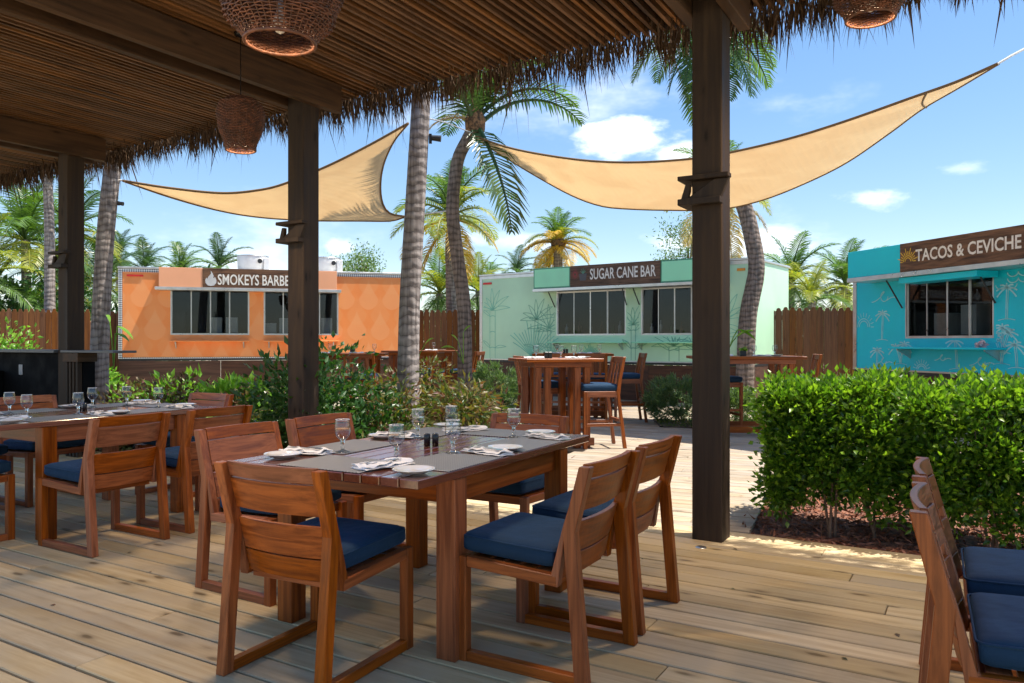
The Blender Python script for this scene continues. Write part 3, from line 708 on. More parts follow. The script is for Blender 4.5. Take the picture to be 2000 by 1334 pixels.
def make_stool():
    t = thing('bar_stool', 'teak bar stool', 'stool'); W = .215
    for sg in (-1, 1):
        x = sg * W
        MB().prism([(.17, 0), (.21, 0), (.21, .67), (.165, .67)], 0, x - .019, x + .019).build('front_leg', M['teak2'], t, .003)
        MB().prism([(-.31, 0), (-.268, 0), (-.185, .67), (-.205, .80), (-.265, 1.07), (-.30, 1.07), (-.245, .80), (-.225, .62)], 0, x - .019, x + .019).build('rear_leg', M['teak2'], t, .003)
        MB().box(x - .012, x + .012, -.25, .175, .26, .295).build('side_rail', M['teak1'], t, .002)
        MB().box(x - .014, x + .014, -.20, .167, .60, .668).build('seat_rail', M['teak1'], t, .002)
    MB().box(-W + .02, W - .02, .178, .202, .19, .225).build('foot_rail', M['teak0'], t, .002)
    MB().box(-W + .02, W - .02, -.268, -.244, .30, .335).build('rear_rail', M['teak0'], t, .002)
    MB().box(-W + .02, W - .02, .175, .203, .60, .668).build('front_rail', M['teak0'], t, .002)
    MB().prism([(-.298, 1.0), (-.268, 1.0), (-.280, 1.068), (-.310, 1.068)], 0, -W + .02, W - .02).build('top_rail', M['teak0'], t, .003)
    MB().box(-W + .02, W - .02, -.245, -.215, .70, .735).build('lower_rail', M['teak0'], t, .002)
    for k in range(3): MB().prism([(-.238, .735), (-.222, .735), (-.272, 1.0), (-.29, 1.0)], 0, -.12 + k * .12 - .022, -.12 + k * .12 + .022).build('back_slat', M['teak2'], t, .002)
    c = link('cushion', superbox(.45, .43, .672, .752), t, (0, .0, .0))
    return t
bar_table((.514, 9.26), radians(17), .95, .75, 'high teak bar table right behind the centre dining table')
bar_table((1.02, 13.0), radians(-4), 1.33, .8, 'high teak bar table farther back by the mint food truck')
bar_table((3.2, 10.65), radians(-3), 1.45, .8, 'high teak bar table behind the nearest post beside the hedge')
bar_table((-2.72, 12.6), radians(4), 1.35, .8, 'high teak bar table behind the dark shrub before the orange food truck', 1.06)
bar_table((-1.75, 14.9), radians(3), 1.45, .8, 'farthest high teak bar table in front of the brown fence', 1.08)
st = make_stool(); used = False
for x, y, a, lab in [
 (1.0, 9.22, 100, 'teak bar stool on the right side of the nearest bar table, back slats showing'),
 (.36, 9.78, -75, 'teak bar stool on the left side of the nearest bar table'),
 (1.78, 12.15, 92, 'teak bar stool right of the farther bar table by the mint truck'),
 (.72, 12.2, 5, 'teak bar stool half hidden behind the nearest bar table, blue seat showing'),
 (1.25, 12.1, -5, 'teak bar stool in front of the farther bar table by the mint truck'),
 (4.05, 11.0, 80, 'teak bar stool behind the hedge at the right bar table'),
 (3.03, 11.15, -80, 'teak bar stool behind the nearest post at the right bar table'),
 (-1.45, 12.6, 80, 'teak bar stool just right of the big palm trunk with its back turned right'),
 (-.85, 14.1, 70, 'teak bar stool before the brown fence beside the leaning palm'),
 (-1.5, 14.1, -10, 'teak bar stool by the big palm trunk, mostly its navy seat showing'),
 (-2.3, 11.9, 0, 'teak bar stool behind the croton shrubs left of the big palm trunk'),
 (-3.2, 11.9, 10, 'teak bar stool behind the dark green shrub right of the middle post')]:
    place(st, used, (x, y, 0), radians(a), lab, 'teak bar stools with navy seats'); used = True

def bitem(kind, me, loc, rz, label, cat, grp): return tag(link(kind, me, None, loc, rz), label, cat, grp)
def potted(loc, label, h=.12, big=False):
    o = thing('potted_plant', label, 'plant', loc, 0, 'small potted plants on bar tables')
    MB().prism([(-.035, -.035), (.035, -.035), (.035, .035), (-.035, .035)], 2, 0, .075).build('pot', M['pot'], o, .003)
    n = 60; P = np.stack([rng.normal(0, .012, n), rng.normal(0, .012, n), np.full(n, .07)], 1) + rng.normal(0, .01, (n, 3)); D = rng.normal(size=(n, 3)); D[:, 2] = abs(D[:, 2]) + .4
    link('foliage', leaves(P, D, rng.uniform(.04, .08, n), rng.uniform(.006, .013, n), M['lime'], 'foliage'), o)
    return o
bt = [((.514, 9.26), radians(17), 'nearest bar table', 1.05), ((1.02, 13.0), radians(-4), 'farther bar table by the mint truck', 1.05), ((3.2, 10.65), radians(-3), 'right bar table beyond the nearest post', 1.05),
      ((-2.72, 12.6), radians(4), 'bar table before the orange truck', 1.06), ((-1.75, 14.9), radians(3), 'farthest bar table before the fence', 1.08)]
for i, (c, rz, nm, H) in enumerate(bt):
    def L_(x, y): return (c[0] + x * cos(rz) - y * sin(rz), c[1] + x * sin(rz) + y * cos(rz), H + .001)
    gs = [(-.22, .18, 'left'), (.12, .05, 'middle'), (.38, .15, 'right')] if i != 4 else [(.2, 0, 'right')]
    for x, y, sd in gs: bitem('water_goblet', gob, L_(x * (1.2 if i else .8), y), 0, 'small water goblet, the %s one on the %s' % (sd, nm), 'glass', 'water goblets')
    for x, y, sd, a in ((-.3, -.1, 'left', 10), (.2, -.15, 'right', -4)):
        bitem('napkin', nap, L_(x, y), rz + radians(a), 'folded white napkin on the %s of the %s' % (sd, nm), 'napkin', 'folded white napkins')
    bitem('side_plate', plate, L_(.40 if i else .33, -.12), 0, 'white side plate at the right end of the ' + nm, 'plate', 'white side plates')
    if i in (2, 3): potted(L_(-.02 if i == 2 else .12, .0), 'green plant in black pot on the ' + nm)
    else:
        o = thing('candle_holder', 'square black candle holder on the ' + nm, 'candle holder', L_(-.12, -.08), rz, 'black candle holders')
        h = MB().box(-.045, -.002, -.03, .03, 0, .075).box(.002, .045, -.03, .03, 0, .075); h.build('holder', M['black'], o, .003)

# tall potted leaves (bird of paradise) near the bar tables
def bop(loc, label, spec):
    o = thing('broadleaf_plant', label, 'plant', loc, 0)
    for k, (dx, dz, ln, az_) in enumerate(spec):
        pts = [Vector((0, 0, .4)), Vector((dx * .5, 0, .4 + dz * .6)), Vector((dx, 0, .4 + dz))]
        MB().tube(pts, .007, 6).build('stalk', M['lime'], o)
        mb = MB(); n = 8; vs = []
        dirv = Vector((cos(az_), 0, sin(az_)))
        for i in range(n + 1):
            u = i / n; w_ = .055 * sin(pi * min(1, u * .95 + .04)) ** .8; c_ = pts[-1] + dirv * ln * u + Vector((0, 0, -.25 * ln * u * u))
            vs += [c_ + Vector((0, w_, w_ * .55)), c_, c_ + Vector((0, -w_, w_ * .55))]
        mb.add(vs, [(i * 3 + j, i * 3 + j + 1, i * 3 + j + 4, i * 3 + j + 3) for i in range(n) for j in range(2)], 0, True)
        mb.build('leaf', M['lime'], o)
bop(dp(1425, 740, 9.9), 'broad leaved plant with drooping leaves before the right palm trunk', ((.08, .12, .28, .6), (-.02, .16, .3, 2.8), (.1, .22, .25, -.3)))
bop(dp(905, 760, 12.4), 'broad leaved plant beside the leaning palm trunk', ((-.08, .35, .2, 2.2), (.0, .5, .2, .9), (-.15, .25, .22, 2.9)))
bop(dp(812, 760, 13.0), 'broad leaved plant right of the big palm trunk', ((.05, .55, .25, 1.9), (.16, .35, .2, .8)))
bop(dp(222, 775, 10.5), 'broad leaved plant at the left corner of the orange truck', ((.02, .45, .2, -.3), (.05, .55, .25, -.5), (-.05, .6, .15, 1.9)))

# ------------------------------------------------------------------ food trucks
class Truck:
    def __init__(s, name, label, P0, ang, L, D, z0, z1):
        s.P0 = Vector((P0[0], P0[1], 0)); s.a = ang; s.L = L; s.D = D; s.z0 = z0; s.z1 = z1
        s.o = thing(name, label, 'food truck', s.P0, ang, 'painted food trucks')
        s.ux = Vector((cos(ang), sin(ang), 0)); s.uy = Vector((-sin(ang), cos(ang), 0))
    def loc(s, px, py, y=0.0):
        P = s.P0 + s.uy * y; k = (px - 1000) / FP
        u = (k * P.y - P.x) / (s.ux.x - k * s.ux.y); d = P.y + u * s.ux.y
        return u, EYE + (HZ - py) / FP * d
    def body(s, wallm, holes, trim, fdepth=.9):
        z0, z1, L, D = s.z0, s.z1, s.L, s.D
        xs = sorted({0, L} | {h[0] for h in holes} | {h[1] for h in holes}); zs = sorted({z0, z1} | {h[2] for h in holes} | {h[3] for h in holes})
        mb = MB()
        for i in range(len(xs) - 1):
            for j in range(len(zs) - 1):
                xc = (xs[i] + xs[i + 1]) / 2; zc = (zs[j] + zs[j + 1]) / 2
                if any(h[0] < xc < h[1] and h[2] < zc < h[3] for h in holes): continue
                mb.add([(xs[i], 0, zs[j]), (xs[i + 1], 0, zs[j]), (xs[i + 1], 0, zs[j + 1]), (xs[i], 0, zs[j + 1])], [(0, 1, 2, 3)])
        for a, b, c, d in holes:   # reveals
            r = .06; mb.add([(a, 0, c), (b, 0, c), (b, 0, d), (a, 0, d), (a, r, c), (b, r, c), (b, r, d), (a, r, d)], [(0, 4, 5, 1), (1, 5, 6, 2), (2, 6, 7, 3), (3, 7, 4, 0)])
        mb.build('wall', wallm, s.o)
        MB().add([(0, 0, z0), (0, D, z0), (0, D, z1), (0, 0, z1)], [(0, 3, 2, 1)]).add([(L, 0, z0), (L, D, z0), (L, D, z1), (L, 0, z1)], [(0, 1, 2, 3)]).add([(0, D, z0), (L, D, z0), (L, D, z1), (0, D, z1)], [(0, 3, 2, 1)]).build('end_wall', wallm, s.o)
        MB().box(-.03, L + .03, -.03, D + .03, z1 + .002, z1 + .05).build('roof', trim, s.o, .01)
        MB().box(.0, L, .0, D, z0 - .05, z0 - .002).build('chassis', M['iron'], s.o)
        # interior
        ib = MB()
        yb = fdepth + .06
        ib.add([(.05, yb, z0), (L - .05, yb, z0), (L - .05, yb, z1 - .01), (.05, yb, z1 - .01)], [(0, 1, 2, 3)])
        ib.build('interior_wall', M['dark'], s.o)
        MB().box(.05, L - .05, .12, yb - .01, z0 + .002, z0 + .03).build('interior_floor', M['dark'], s.o)
    def trimedge(s, m):
        MB().box(-.012, .07, -.012, -.002, s.z0, s.z1).build('corner_trim', m, s.o)
        MB().box(.07, s.L - .07, -.012, -.002, s.z1 - .07, s.z1).build('top_trim', m, s.o)
        MB().box(s.L - .07, s.L + .012, -.012, -.002, s.z0, s.z1).build('corner_trim', m, s.o)
        MB().box(.07, s.L - .07, -.012, -.002, s.z0, s.z0 + .025).build('bottom_trim', m, s.o)
    def window(s, h, panes=4):
        a, b, c, d = h; wd = (b - a)
        fr = MB(); t = .022
        fr.box(a, b, .0, .03, c, c + t).box(a, b, .0, .03, d - t, d).box(a, a + t, .0, .03, c + t, d - t).box(b - t, b, .0, .03, c + t, d - t)
        f = fr.build('window', M['alu'], s.o)
        pw = (wd - 2 * t) / panes
        for k in range(panes):
            x0 = a + t + k * pw; y = .012 if k in (1, 2) else .030
            pf = MB(); q = .013
            pf.box(x0, x0 + q, y, y + .016, c + t, d - t).box(x0 + pw - q, x0 + pw, y, y + .016, c + t, d - t).box(x0 + q, x0 + pw - q, y, y + .016, c + t, c + t + q).box(x0 + q, x0 + pw - q, y, y + .016, d - t - q, d - t)
            pf.build('sash', M['alu'], f)
            MB().box(x0 + q, x0 + pw - q, y + .006, y + .010, c + t + q, d - t - q).build('pane', M['window'], f)
    def shelf(s, a, b, z, m, dep=.28):
        MB().box(a, b, -dep, -.004, z - .03, z).build('shelf', m, s.o, .006)
        for x in (a + .12, b - .12): MB().prism([(-.004, z - .031), (-dep * .75, z - .031), (-dep * .75, z - .05), (-.03, z - .16), (-.004, z - .18)], 0, x - .012, x + .012).build('bracket', M['alu'], s.o)
    def skirt(s):
        n = 3
        for k in range(n): MB().box(k * s.L / n + .003, (k + 1) * s.L / n - .003, .0, .02, -.05, s.z0 - .055).build('skirt_panel', M['skirt'], s.o)
        MB().box(s.L - .02, s.L, .021, s.D, -.05, s.z0 - .055).build('side_skirt', M['skirt'], s.o)
        MB().box(0, .02, .021, s.D, -.05, s.z0 - .055).build('side_skirt', M['skirt'], s.o)
def rib(mb, pts, w, mi=0, y=-.003, closed=False, taper=False):
    """flat painted line in the wall plane (x,z)"""
    n = len(pts)
    if n < 2: return
    L = []; R = []
    for i, p in enumerate(pts):
        a = pts[i - 1] if (i or closed) else p; b = pts[(i + 1) % n] if (i < n - 1 or closed) else p
        dx, dz = b[0] - a[0], b[1] - a[1]; l = sqrt(dx * dx + dz * dz) or 1; nx, nz = -dz / l, dx / l
        ww = w / 2 * ((1 - i / (n - 1)) * .8 + .2 if taper else 1)
        L.append((p[0] + nx * ww, y, p[1] + nz * ww)); R.append((p[0] - nx * ww, y, p[1] - nz * ww))
    m = n if closed else n - 1
    mb.add(L + R, [(i, n + i, n + (i + 1) % n, (i + 1) % n) for i in range(m)], mi)
def text_mesh(txt, h, squeeze=.8, bold=.012, depth=.004, name='lettering', m=None, spacing=1.0):
    cu = bpy.data.curves.new('t', 'FONT'); cu.body = txt; cu.size = 1; cu.extrude = 0; cu.offset = bold; cu.space_character = spacing; cu.resolution_u = 3
    ob = bpy.data.objects.new('t', cu); COL.objects.link(ob)
    dg = bpy.context.evaluated_depsgraph_get(); me = bpy.data.meshes.new_from_object(ob.evaluated_get(dg)); bpy.data.objects.remove(ob)
    co = np.zeros(len(me.vertices) * 3); me.vertices.foreach_get('co', co); co = co.reshape(-1, 3)
    mn, mx = co.min(0), co.max(0); H_ = mx[1] - mn[1]
    out = np.zeros_like(co); out[:, 0] = (co[:, 0] - mn[0]) / H_ * h * squeeze; out[:, 2] = (co[:, 1] - mn[1]) / H_ * h
    me.vertices.foreach_set('co', out.ravel()); me.materials.clear(); me.materials.append(m or M['letter']); me.update(); me.name = name
    return me, out[:, 0].max()
def inrect(x, z, h, mg=.03): return h[0] - mg < x < h[1] + mg and h[2] - mg < z < h[3] + mg

# orange -------------------------------------------------------------
m, n, o = mat('orange_flame_print'); tc = n('ShaderNodeTexCoord'); sp = n('ShaderNodeSeparateXYZ', {0: tc.outputs['Object']})
X, Z = sp.outputs[0], sp.outputs[2]; base = (.82, .245, .062); nzz = n('ShaderNodeTexNoise', {'Vector': tc.outputs['Object'], 'Scale': 2.5, 'Detail': 3.0})
col = n.mix(n.ss(nzz.outputs[0], .35, .65), (.88, .275, .068), (.86, .255, .06))
def drops(col, w_, h_, ox, oz, c, st):
    zz = n.m('DIVIDE', n.m('ADD', Z, oz), h_); row = n.m('FLOOR', zz); fz = n.m('SUBTRACT', zz, row)
    xx = n.m('ADD', n.m('DIVIDE', n.m('ADD', X, ox), w_), n.m('MULTIPLY', n.m('MODULO', row, 2.0), .5)); fx = n.m('ABSOLUTE', n.m('SUBTRACT', n.m('FRACT', xx), .5))
    # round belly below z=.38, concave taper above
    dz_ = n.m('DIVIDE', n.m('SUBTRACT', fz, .36), .36); circ = n.m('SQRT', n.m('MAXIMUM', n.m('SUBTRACT', 1.0, n.m('MULTIPLY', dz_, dz_)), 0.0))
    tap = n.m('POWER', n.m('SUBTRACT', 1.0, n.m('DIVIDE', n.m('SUBTRACT', fz, .36), .64, clamp=True), clamp=True), 1.35)
    up = n.m('GREATER_THAN', fz, .36); r = n.m('ADD', n.m('MULTIPLY', up, tap), n.m('MULTIPLY', n.m('SUBTRACT', 1.0, up), circ))
    d_ = n.m('SUBTRACT', n.m('MULTIPLY', r, .43), fx)
    return n.mix(n.ss(d_, -.03, .06, 0, st), col, c)
col = drops(col, .56, .74, .1, .2, (.90, .38, .15), .55); col = drops(col, .56, .74, .38, .57, (.86, .37, .14), .25)
p = n('ShaderNodeBsdfPrincipled', {'Base Color': col, 'Roughness': .42}); n.l.new(p.outputs[0], o.inputs[0]); M['orange'] = m
# diamond plate
m, n, o = mat('diamond_plate'); tc = n('ShaderNodeTexCoord'); mp = n('ShaderNodeMapping', {0: tc.outputs['Object'], 2: (0, .785, 0), 3: (30, 30, 30)})
ck = n('ShaderNodeTexChecker', {0: mp.outputs[0], 1: (.75, .75, .76, 1), 2: (.16, .17, .19, 1), 3: 1.0}); p = n('ShaderNodeBsdfPrincipled', {'Base Color': ck.outputs[0], 'Roughness': .4, 'Metallic': .6}); n.l.new(p.outputs[0], o.inputs[0]); M['diamond'] = m

og = Truck('food_truck', 'orange food truck with pale flame pattern and barbecue sign at the left', (-8.77, 17.25), radians(15.8), 6.4, 2.3, .865, 2.88)
def hole(T, px0, px1, py0, py1):
    a, _ = T.loc(px0, py0); b, _ = T.loc(px1, py0); pc = (px0 + px1) / 2; _, zt = T.loc(pc, py0); _, zb = T.loc(pc, py1); return (a, b, zb, zt)
h1 = hole(og, 333, 487, 567, 655); h2 = hole(og, 515, 661, 567, 655); h2 = (h2[0], h2[1], h1[2], h1[3])
og.body(M['orange'], [h1, h2], M['alu']); og.trimedge(M['diamond'])
for h in (h1, h2): og.window(h); og.shelf(h[0] - .0, h[1], h[2] - .13, M['orange'], .2)
og.skirt()
MB().box(.16, .5, -.02, -.003, og.z1 - .17, og.z1 - .13).build('marker_light', M['red'], og.o)
yp = -.34
fa, zt = og.loc(310, 525, yp); fs, _ = og.loc(396, 525, yp); fe, _ = og.loc(607, 525, yp); fb, _ = og.loc(658, 530, yp); _, zb = og.loc(396, 562, yp); _, zt = og.loc(396, 524.5, yp)
MB().box(fa, fs - .003, yp, yp + .03, zb, zt).build('sign_panel', M['orangep'], og.o, .004)
MB().box(fe + .003, fb, yp, yp + .03, zb, zt).build('sign_panel', M['orangep'], og.o, .004)
sgn = MB().box(fs, fe, yp - .012, yp + .03, zb, zt).build('sign_board', M['signwood'], og.o, .004)
MB().box(fa - .08, fb + .1, yp - .02, -.004, zb - .07, zb - .003).build('awning_hatch', M['alu'], og.o, .004)
MB().box(fa, fb, yp + .031, -.004, zt - .03, zt).build('sign_return', M['orangep'], og.o)
SW = fe - fs
me, wdt = text_mesh('SMOKEYS BARBECUE', .245, .62, .016)
tx = link('lettering', me, sgn); tx.location = (fs + SW * .135, yp - .0145, zb + .06); tx.scale = (SW * .83 / wdt, 1, 1)
# flame emblem
fl = MB(); c0 = (fs + SW * .073, zb + .16)
out_ = [(0, -.13), (.07, -.115), (.115, -.06), (.12, .0), (.10, .05), (.08, .085), (.075, .045), (.05, .06), (.06, .10), (.035, .16), (-.005, .22), (.005, .15), (-.03, .105), (-.06, .07), (-.07, .03), (-.095, .055), (-.12, .0), (-.11, -.065), (-.065, -.115)]
fl.prism([(c0[0] + x, c0[1] + z) for x, z in out_], 1, yp - .016, yp - .0125); fl.build('flame_emblem', M['flamec'], sgn)
# roof fans
for px, nm in ((494, 'left'), (636, 'right')):
    u, _ = og.loc(px, 510, 1.1); f = thing('exhaust_fan', 'round white exhaust fan on the orange truck roof, the %s one' % nm, 'fan', og.P0 + og.ux * u + og.uy * 1.1 + Vector((0, 0, og.z1 + .05)), og.a, 'white exhaust fans on the truck roof')
    MB().lathe([(.0, 0), (.31, 0), (.31, .06), (.30, .08), (.36, .12), (.37, .40), (.36, .42), (.0, .43)], 28).build('housing', M['white'], f)
    MB().lathe([(.375, .40), (.385, .41), (.375, .425), (.36, .425)], 28).build('rim', M['alu'], f)
    q = MB().tube([(.18, -.42, .27), (.18, -.34, .27)], .055, 12); q.build('motor', M['iron'], f)
    MB().box(.26, .40, -.30, -.12, .05, .36).build('vent_box', M['white'], f, .01)
    MB().tube([(.36, -.2, .05), (.40, -.2, -.04)], .02, 8).build('conduit', M['steeldull'], f)
def shelf_goods(T, holes, kind):
    for h in holes:
        MB().box(h[0] + .02, h[1] - .02, .42, .7, h[2] + .0, h[2] + .03).build('work_counter', M['steeldull'], T.o)
        x = h[0] + .15
        while x < h[1] - .15:
            r_ = random.uniform(.03, .045); hh = random.uniform(.18, .3)
            mb = MB()
            if kind == 'bottle': mb.lathe([(0, 0), (r_, 0), (r_, hh * .6), (r_ * .35, hh * .75), (r_ * .35, hh), (0, hh)], 10, c=(x, .2, h[2] + .03)); mb.build('bottle', random.choice([M['bottle'], M['hull'], M['rattan'], M['china']]), T.o)
            else: mb.box(x - .13, x + .13, .14, .4, h[2] + .05, h[2] + random.uniform(.25, .55)); mb.build('equipment_reflection_block', random.choice([M['steeldull'], M['hull'], M['dark'], M['white']]), T.o)  # pale equipment blocks behind the panes stand in for window reflections
            x += random.uniform(.14, .35) if kind == 'bottle' else random.uniform(.3, .5)
shelf_goods(og, (h1, h2), 'kit')

# mint ---------------------------------------------------------------
mt = Truck('food_truck', 'pale mint green food truck with bamboo drawings and a bar sign in the middle', (-.776, 18.9), radians(-36), 6.75, 2.2, .81, 2.83)
h1 = hole(mt, 1087, 1222, 568, 656); h2 = hole(mt, 1252, 1386, 562, 656); h2 = (h2[0], h2[1], h1[2], h1[3])
mt.body(M['mint'], [h1, h2], M['alu']); mt.trimedge(M['alu'])
for h in (h1, h2): mt.window(h); mt.shelf(h[0] - .1, h[1] + .05, h[2] - .14, M['mintp'], .25)
mt.skirt(); shelf_goods(mt, (h1, h2), 'bottle')
MB().box(.10, .36, -.02, -.003, mt.z1 - .2, mt.z1 - .15).build('marker_light', M['red'], mt.o)
MB().box(mt.L - .34, mt.L - .18, -.02, -.003, mt.z1 - .2, mt.z1 - .15).build('marker_light', M['amber'], mt.o)
yp = -.42
fa, _ = mt.loc(1042, 530, yp); fs, _ = mt.loc(1114, 530, yp); fe, _ = mt.loc(1290, 520, yp); fb = mt.loc(1402, 520, yp)[0]; _, zt = mt.loc(1114, 521, yp); _, zb = mt.loc(1114, 562, yp)
for a, b in ((fa, fs), (fe, fb)):
    q = MB().box(a + .002, b - .002, yp, yp + .03, zb, zt).build('sign_panel', M['mintedge'], mt.o, .003)
    MB().box(a + .03, b - .03, yp - .004, yp - .001, zb + .03, zt - .03).build('panel_face', M['mintp'], q)
sgn = MB().box(fs, fe, yp - .014, yp + .03, zb, zt).build('sign_board', M['signwood'], mt.o, .003)
MB().box(fa - .02, fb + .05, yp - .02, -.004, zb - .065, zb - .003).build('awning_hatch', M['alu'], mt.o, .003)
MB().box(fa, fb, yp + .031, -.004, zt - .03, zt).build('sign_return', M['mintedge'], mt.o)
SW = fe - fs
me, wdt = text_mesh('SUGAR CANE BAR', .235, .72, .014)
tx = link('lettering', me, sgn); tx.location = (fs + SW * .235, yp - .0165, zb + .14); tx.scale = (SW * .72 / wdt, 1, 1)
em_ = MB()
for k in range(16):
    a = k * 2 * pi / 16; cx, cz = fs + SW * .06, zb + .27; rib(em_, [(cx + .03 * cos(a), cz + .03 * sin(a)), (cx + .11 * cos(a + .3), cz + .12 * sin(a + .3))], .016, 0, yp - .0165, taper=True)
em_.build('flower_emblem', plain('faded_red_paint', (.28, .05, .05), .7), sgn)
em_ = MB(); cx, cz = fs + SW * .155, zb + .13
em_.prism([(cx - .08, cz), (cx + .07, cz), (cx + .09, cz + .15), (cx - .10, cz + .15)], 1, yp - .0175, yp - .0145)
em_.build('mug_emblem', plain('faded_grey_paint', (.10, .10, .11), .7), sgn)
em_ = MB()
for a in (.5, .9, 1.5, 2.1, 2.6): rib(em_, [(cx, cz + .15), (cx + .09 * cos(a), cz + .15 + .12 * sin(a))], .022, 0, yp - .0185, taper=True)
em_.build('mint_leaf_emblem', plain('faded_green_paint', (.12, .30, .20), .7), sgn)
for h in (h1, h2):
    MB().tube([(h[0] - .03, -.02, h[3] - .35), (h[0] - .06, -.25, zb - .07)], .012, 6).build('gas_strut', M['iron'], mt.o)
    MB().tube([(h[1] + .03, -.02, h[3] - .35), (h[1] + .05, -.25, zb - .07)], .012, 6).build('gas_strut', M['iron'], mt.o)
mu = MB(); holes = (h1, h2)
def flush(name, m_, T_):
    global mu
    if mu.v: mu.build(name, m_, T_.o)
    mu = MB()
def seg_ok(x, z): return 0.09 < x < mt.L - .09 and mt.z0 + .03 < z < mt.z1 - .08 and not any(inrect(x, z, h) for h in holes)
def rclip(mb, pts, w, mi=0):
    run = []
    for p in pts:
        if seg_ok(*p): run.append(p)
        else:
            rib(mb, run, w, mi); run = []
    rib(mb, run, w, mi)
def leafshape(mb, x, z, ang, ln, wd, mi=0, fill=None):
    dv = (cos(ang), sin(ang)); nv = (-dv[1], dv[0]); up = []; dn = []
    for i in range(13):
        u = i / 12; c = (x + dv[0] * ln * u, z + dv[1] * ln * u - .25 * ln * u * u); w_ = wd * sin(pi * u ** .8)
        up.append((c[0] + nv[0] * w_, c[1] + nv[1] * w_)); dn.append((c[0] - nv[0] * w_, c[1] - nv[1] * w_))
    rclip(mb, up, .014, mi); rclip(mb, dn, .014, mi)
def cane(mb, x, z0, z1, w=.11, mi=0, tuft=True):
    cane_(mu, x, z0, z1, w, mi, tuft); flush('cane_drawing', [M['mintline'], M['mintline2']], mt)
def cane_(mb, x, z0, z1, w, mi, tuft):
    rclip(mb, [(x - w / 2, z) for z in np.linspace(z0, z1, 26)], .014, mi); rclip(mb, [(x + w / 2, z) for z in np.linspace(z0, z1, 26)], .014, mi)
    z = z0 + .25
    while z < z1:
        rclip(mb, [(x + u, z + .015 * cos(u * 25)) for u in np.linspace(-w / 2 - .01, w / 2 + .01, 5)], .018, mi)
        if random.random() < .6: leafshape(mb, x + w / 2, z, random.uniform(.3, 1.1), .35, .03, mi)
        if random.random() < .6: leafshape(mb, x - w / 2, z, pi - random.uniform(.3, 1.1), .35, .03, mi)
        z += .38
    if tuft:
        for a in (.35, .8, 1.25, 1.6, 2.0, 2.5, 2.9): leafshape(mb, x, z1, a, random.uniform(.45, .75), .045, mi)
cane(mu, .38, .85, 2.0, .16, 1); 
cane(mu, h1[0] - .55, .85, 1.75, .09); cane(mu, h1[0] - .2, .85, 1.55, .08); cane(mu, (h1[1] + h2[0]) / 2, .85, 1.6, .10); cane(mu, h2[0] + .75, .82, 1.15, .22, 0, True)
cane(mu, h2[1] + .35, .85, 1.7, .10, 1); cane(mu, h2[1] + .8, .85, 1.35, .10, 1); cane(mu, h2[0] + 1.25, .82, 1.1, .08, 0)
for bx, bn, hh in ((1.55, 16, .95), (h1[0] + .9, 14, .35), (2.1, 10, .5)):
    for k in range(bn):
        a = radians(38 + 104 * k / (bn - 1)); l_ = hh * random.uniform(.7, 1)
        rclip(mu, [(bx + cos(a) * l_ * u, .88 + sin(a) * l_ * u * (1 - .25 * u * abs(cos(a)))) for u in np.linspace(0, 1, 12)], .022, 1)
    flush('grass_drawing', [M['mintline'], M['mintline2']], mt)

# turquoise ----------------------------------------------------------
tq = Truck('food_truck', 'turquoise food truck with white beach doodles and a taco sign at the right edge', (5.75, 13.0), radians(-74), 7.0, 2.3, .785, 2.42)
h1 = hole(tq, 1768, 1941, 536, 661)
_, zl = tq.loc(1768, 541); _, zr = tq.loc(1941, 533); _, b0 = tq.loc(1768, 660); _, b1 = tq.loc(1941, 663)
h1 = (h1[0], h1[1], (b0 + b1) / 2, min((zl + zr) / 2, 2.40)); tq.z1 = 2.62
tq.body(M['turq'], [h1], M['alu'])
tq.trimedge(M['alu']); tq.window(h1); tq.skirt(); shelf_goods(tq, (h1,), 'kit')
us, _ = tq.loc(1735, 680, -.3); ue, _ = tq.loc(1932, 680, -.3)
tq.shelf(us, ue, h1[2] - .13, M['turqp'], .33)
yp = -.45
fa, _ = tq.loc(1656, 490, yp); fs, z_t = tq.loc(1759, 478, yp); fb = 5.6; _, z_b = tq.loc(1759, 533, yp)
q = MB().box(fa, fs - .002, yp, yp + .03, z_b, z_t).build('sign_panel', M['turqp'], tq.o, .003)
sgn = MB().box(fs, fs + 3.0, yp - .014, yp + .03, z_b, z_t).build('sign_board', M['signwood'], tq.o, .003)
MB().box(fs + 3.002, fb, yp, yp + .03, z_b, z_t).build('sign_panel', M['turqp'], tq.o, .003)
MB().box(fa - .0, fb, yp - .02, -.004, z_b - .07, z_b - .003).build('awning_hatch', M['alu'], tq.o, .003)
MB().box(fa, fb, yp + .031, -.004, z_t - .03, z_t).build('sign_return', M['turqp'], tq.o)
MB().box(h1[0] + .3, h1[1] + .1, -.40, -.03, z_b - .16, z_b - .075).build('hatch_door', M['turqp'], tq.o, .004)
ts, _ = tq.loc(1790, 500, yp); te, _ = tq.loc(1997, 480, yp); _, tz0 = tq.loc(1800, 511, yp); _, tz1 = tq.loc(1800, 487, yp)
me, wdt = text_mesh('TACOS & CEVICHE', tz1 - tz0, .8, .02)
tx = link('lettering', me, sgn); tx.location = (ts, yp - .0165, tz0); tx.scale = ((te - ts) / wdt, 1, 1)
sx_, sz_ = tq.loc(1775, 512, yp); em_ = MB()
for r_ in (.055, .085): rib(em_, [(sx_ + r_ * cos(a), sz_ + r_ * sin(a)) for a in np.linspace(0, pi, 14)], .012, 0, yp - .0165)
for k in range(13):
    a = pi * k / 12; r2_ = .20 if k % 2 else .15; rib(em_, [(sx_ + .10 * cos(a), sz_ + .10 * sin(a)), (sx_ + r2_ * cos(a), sz_ + r2_ * sin(a))], .012, 0, yp - .0165)
em_.build('sun_emblem', M['yellow'], sgn)
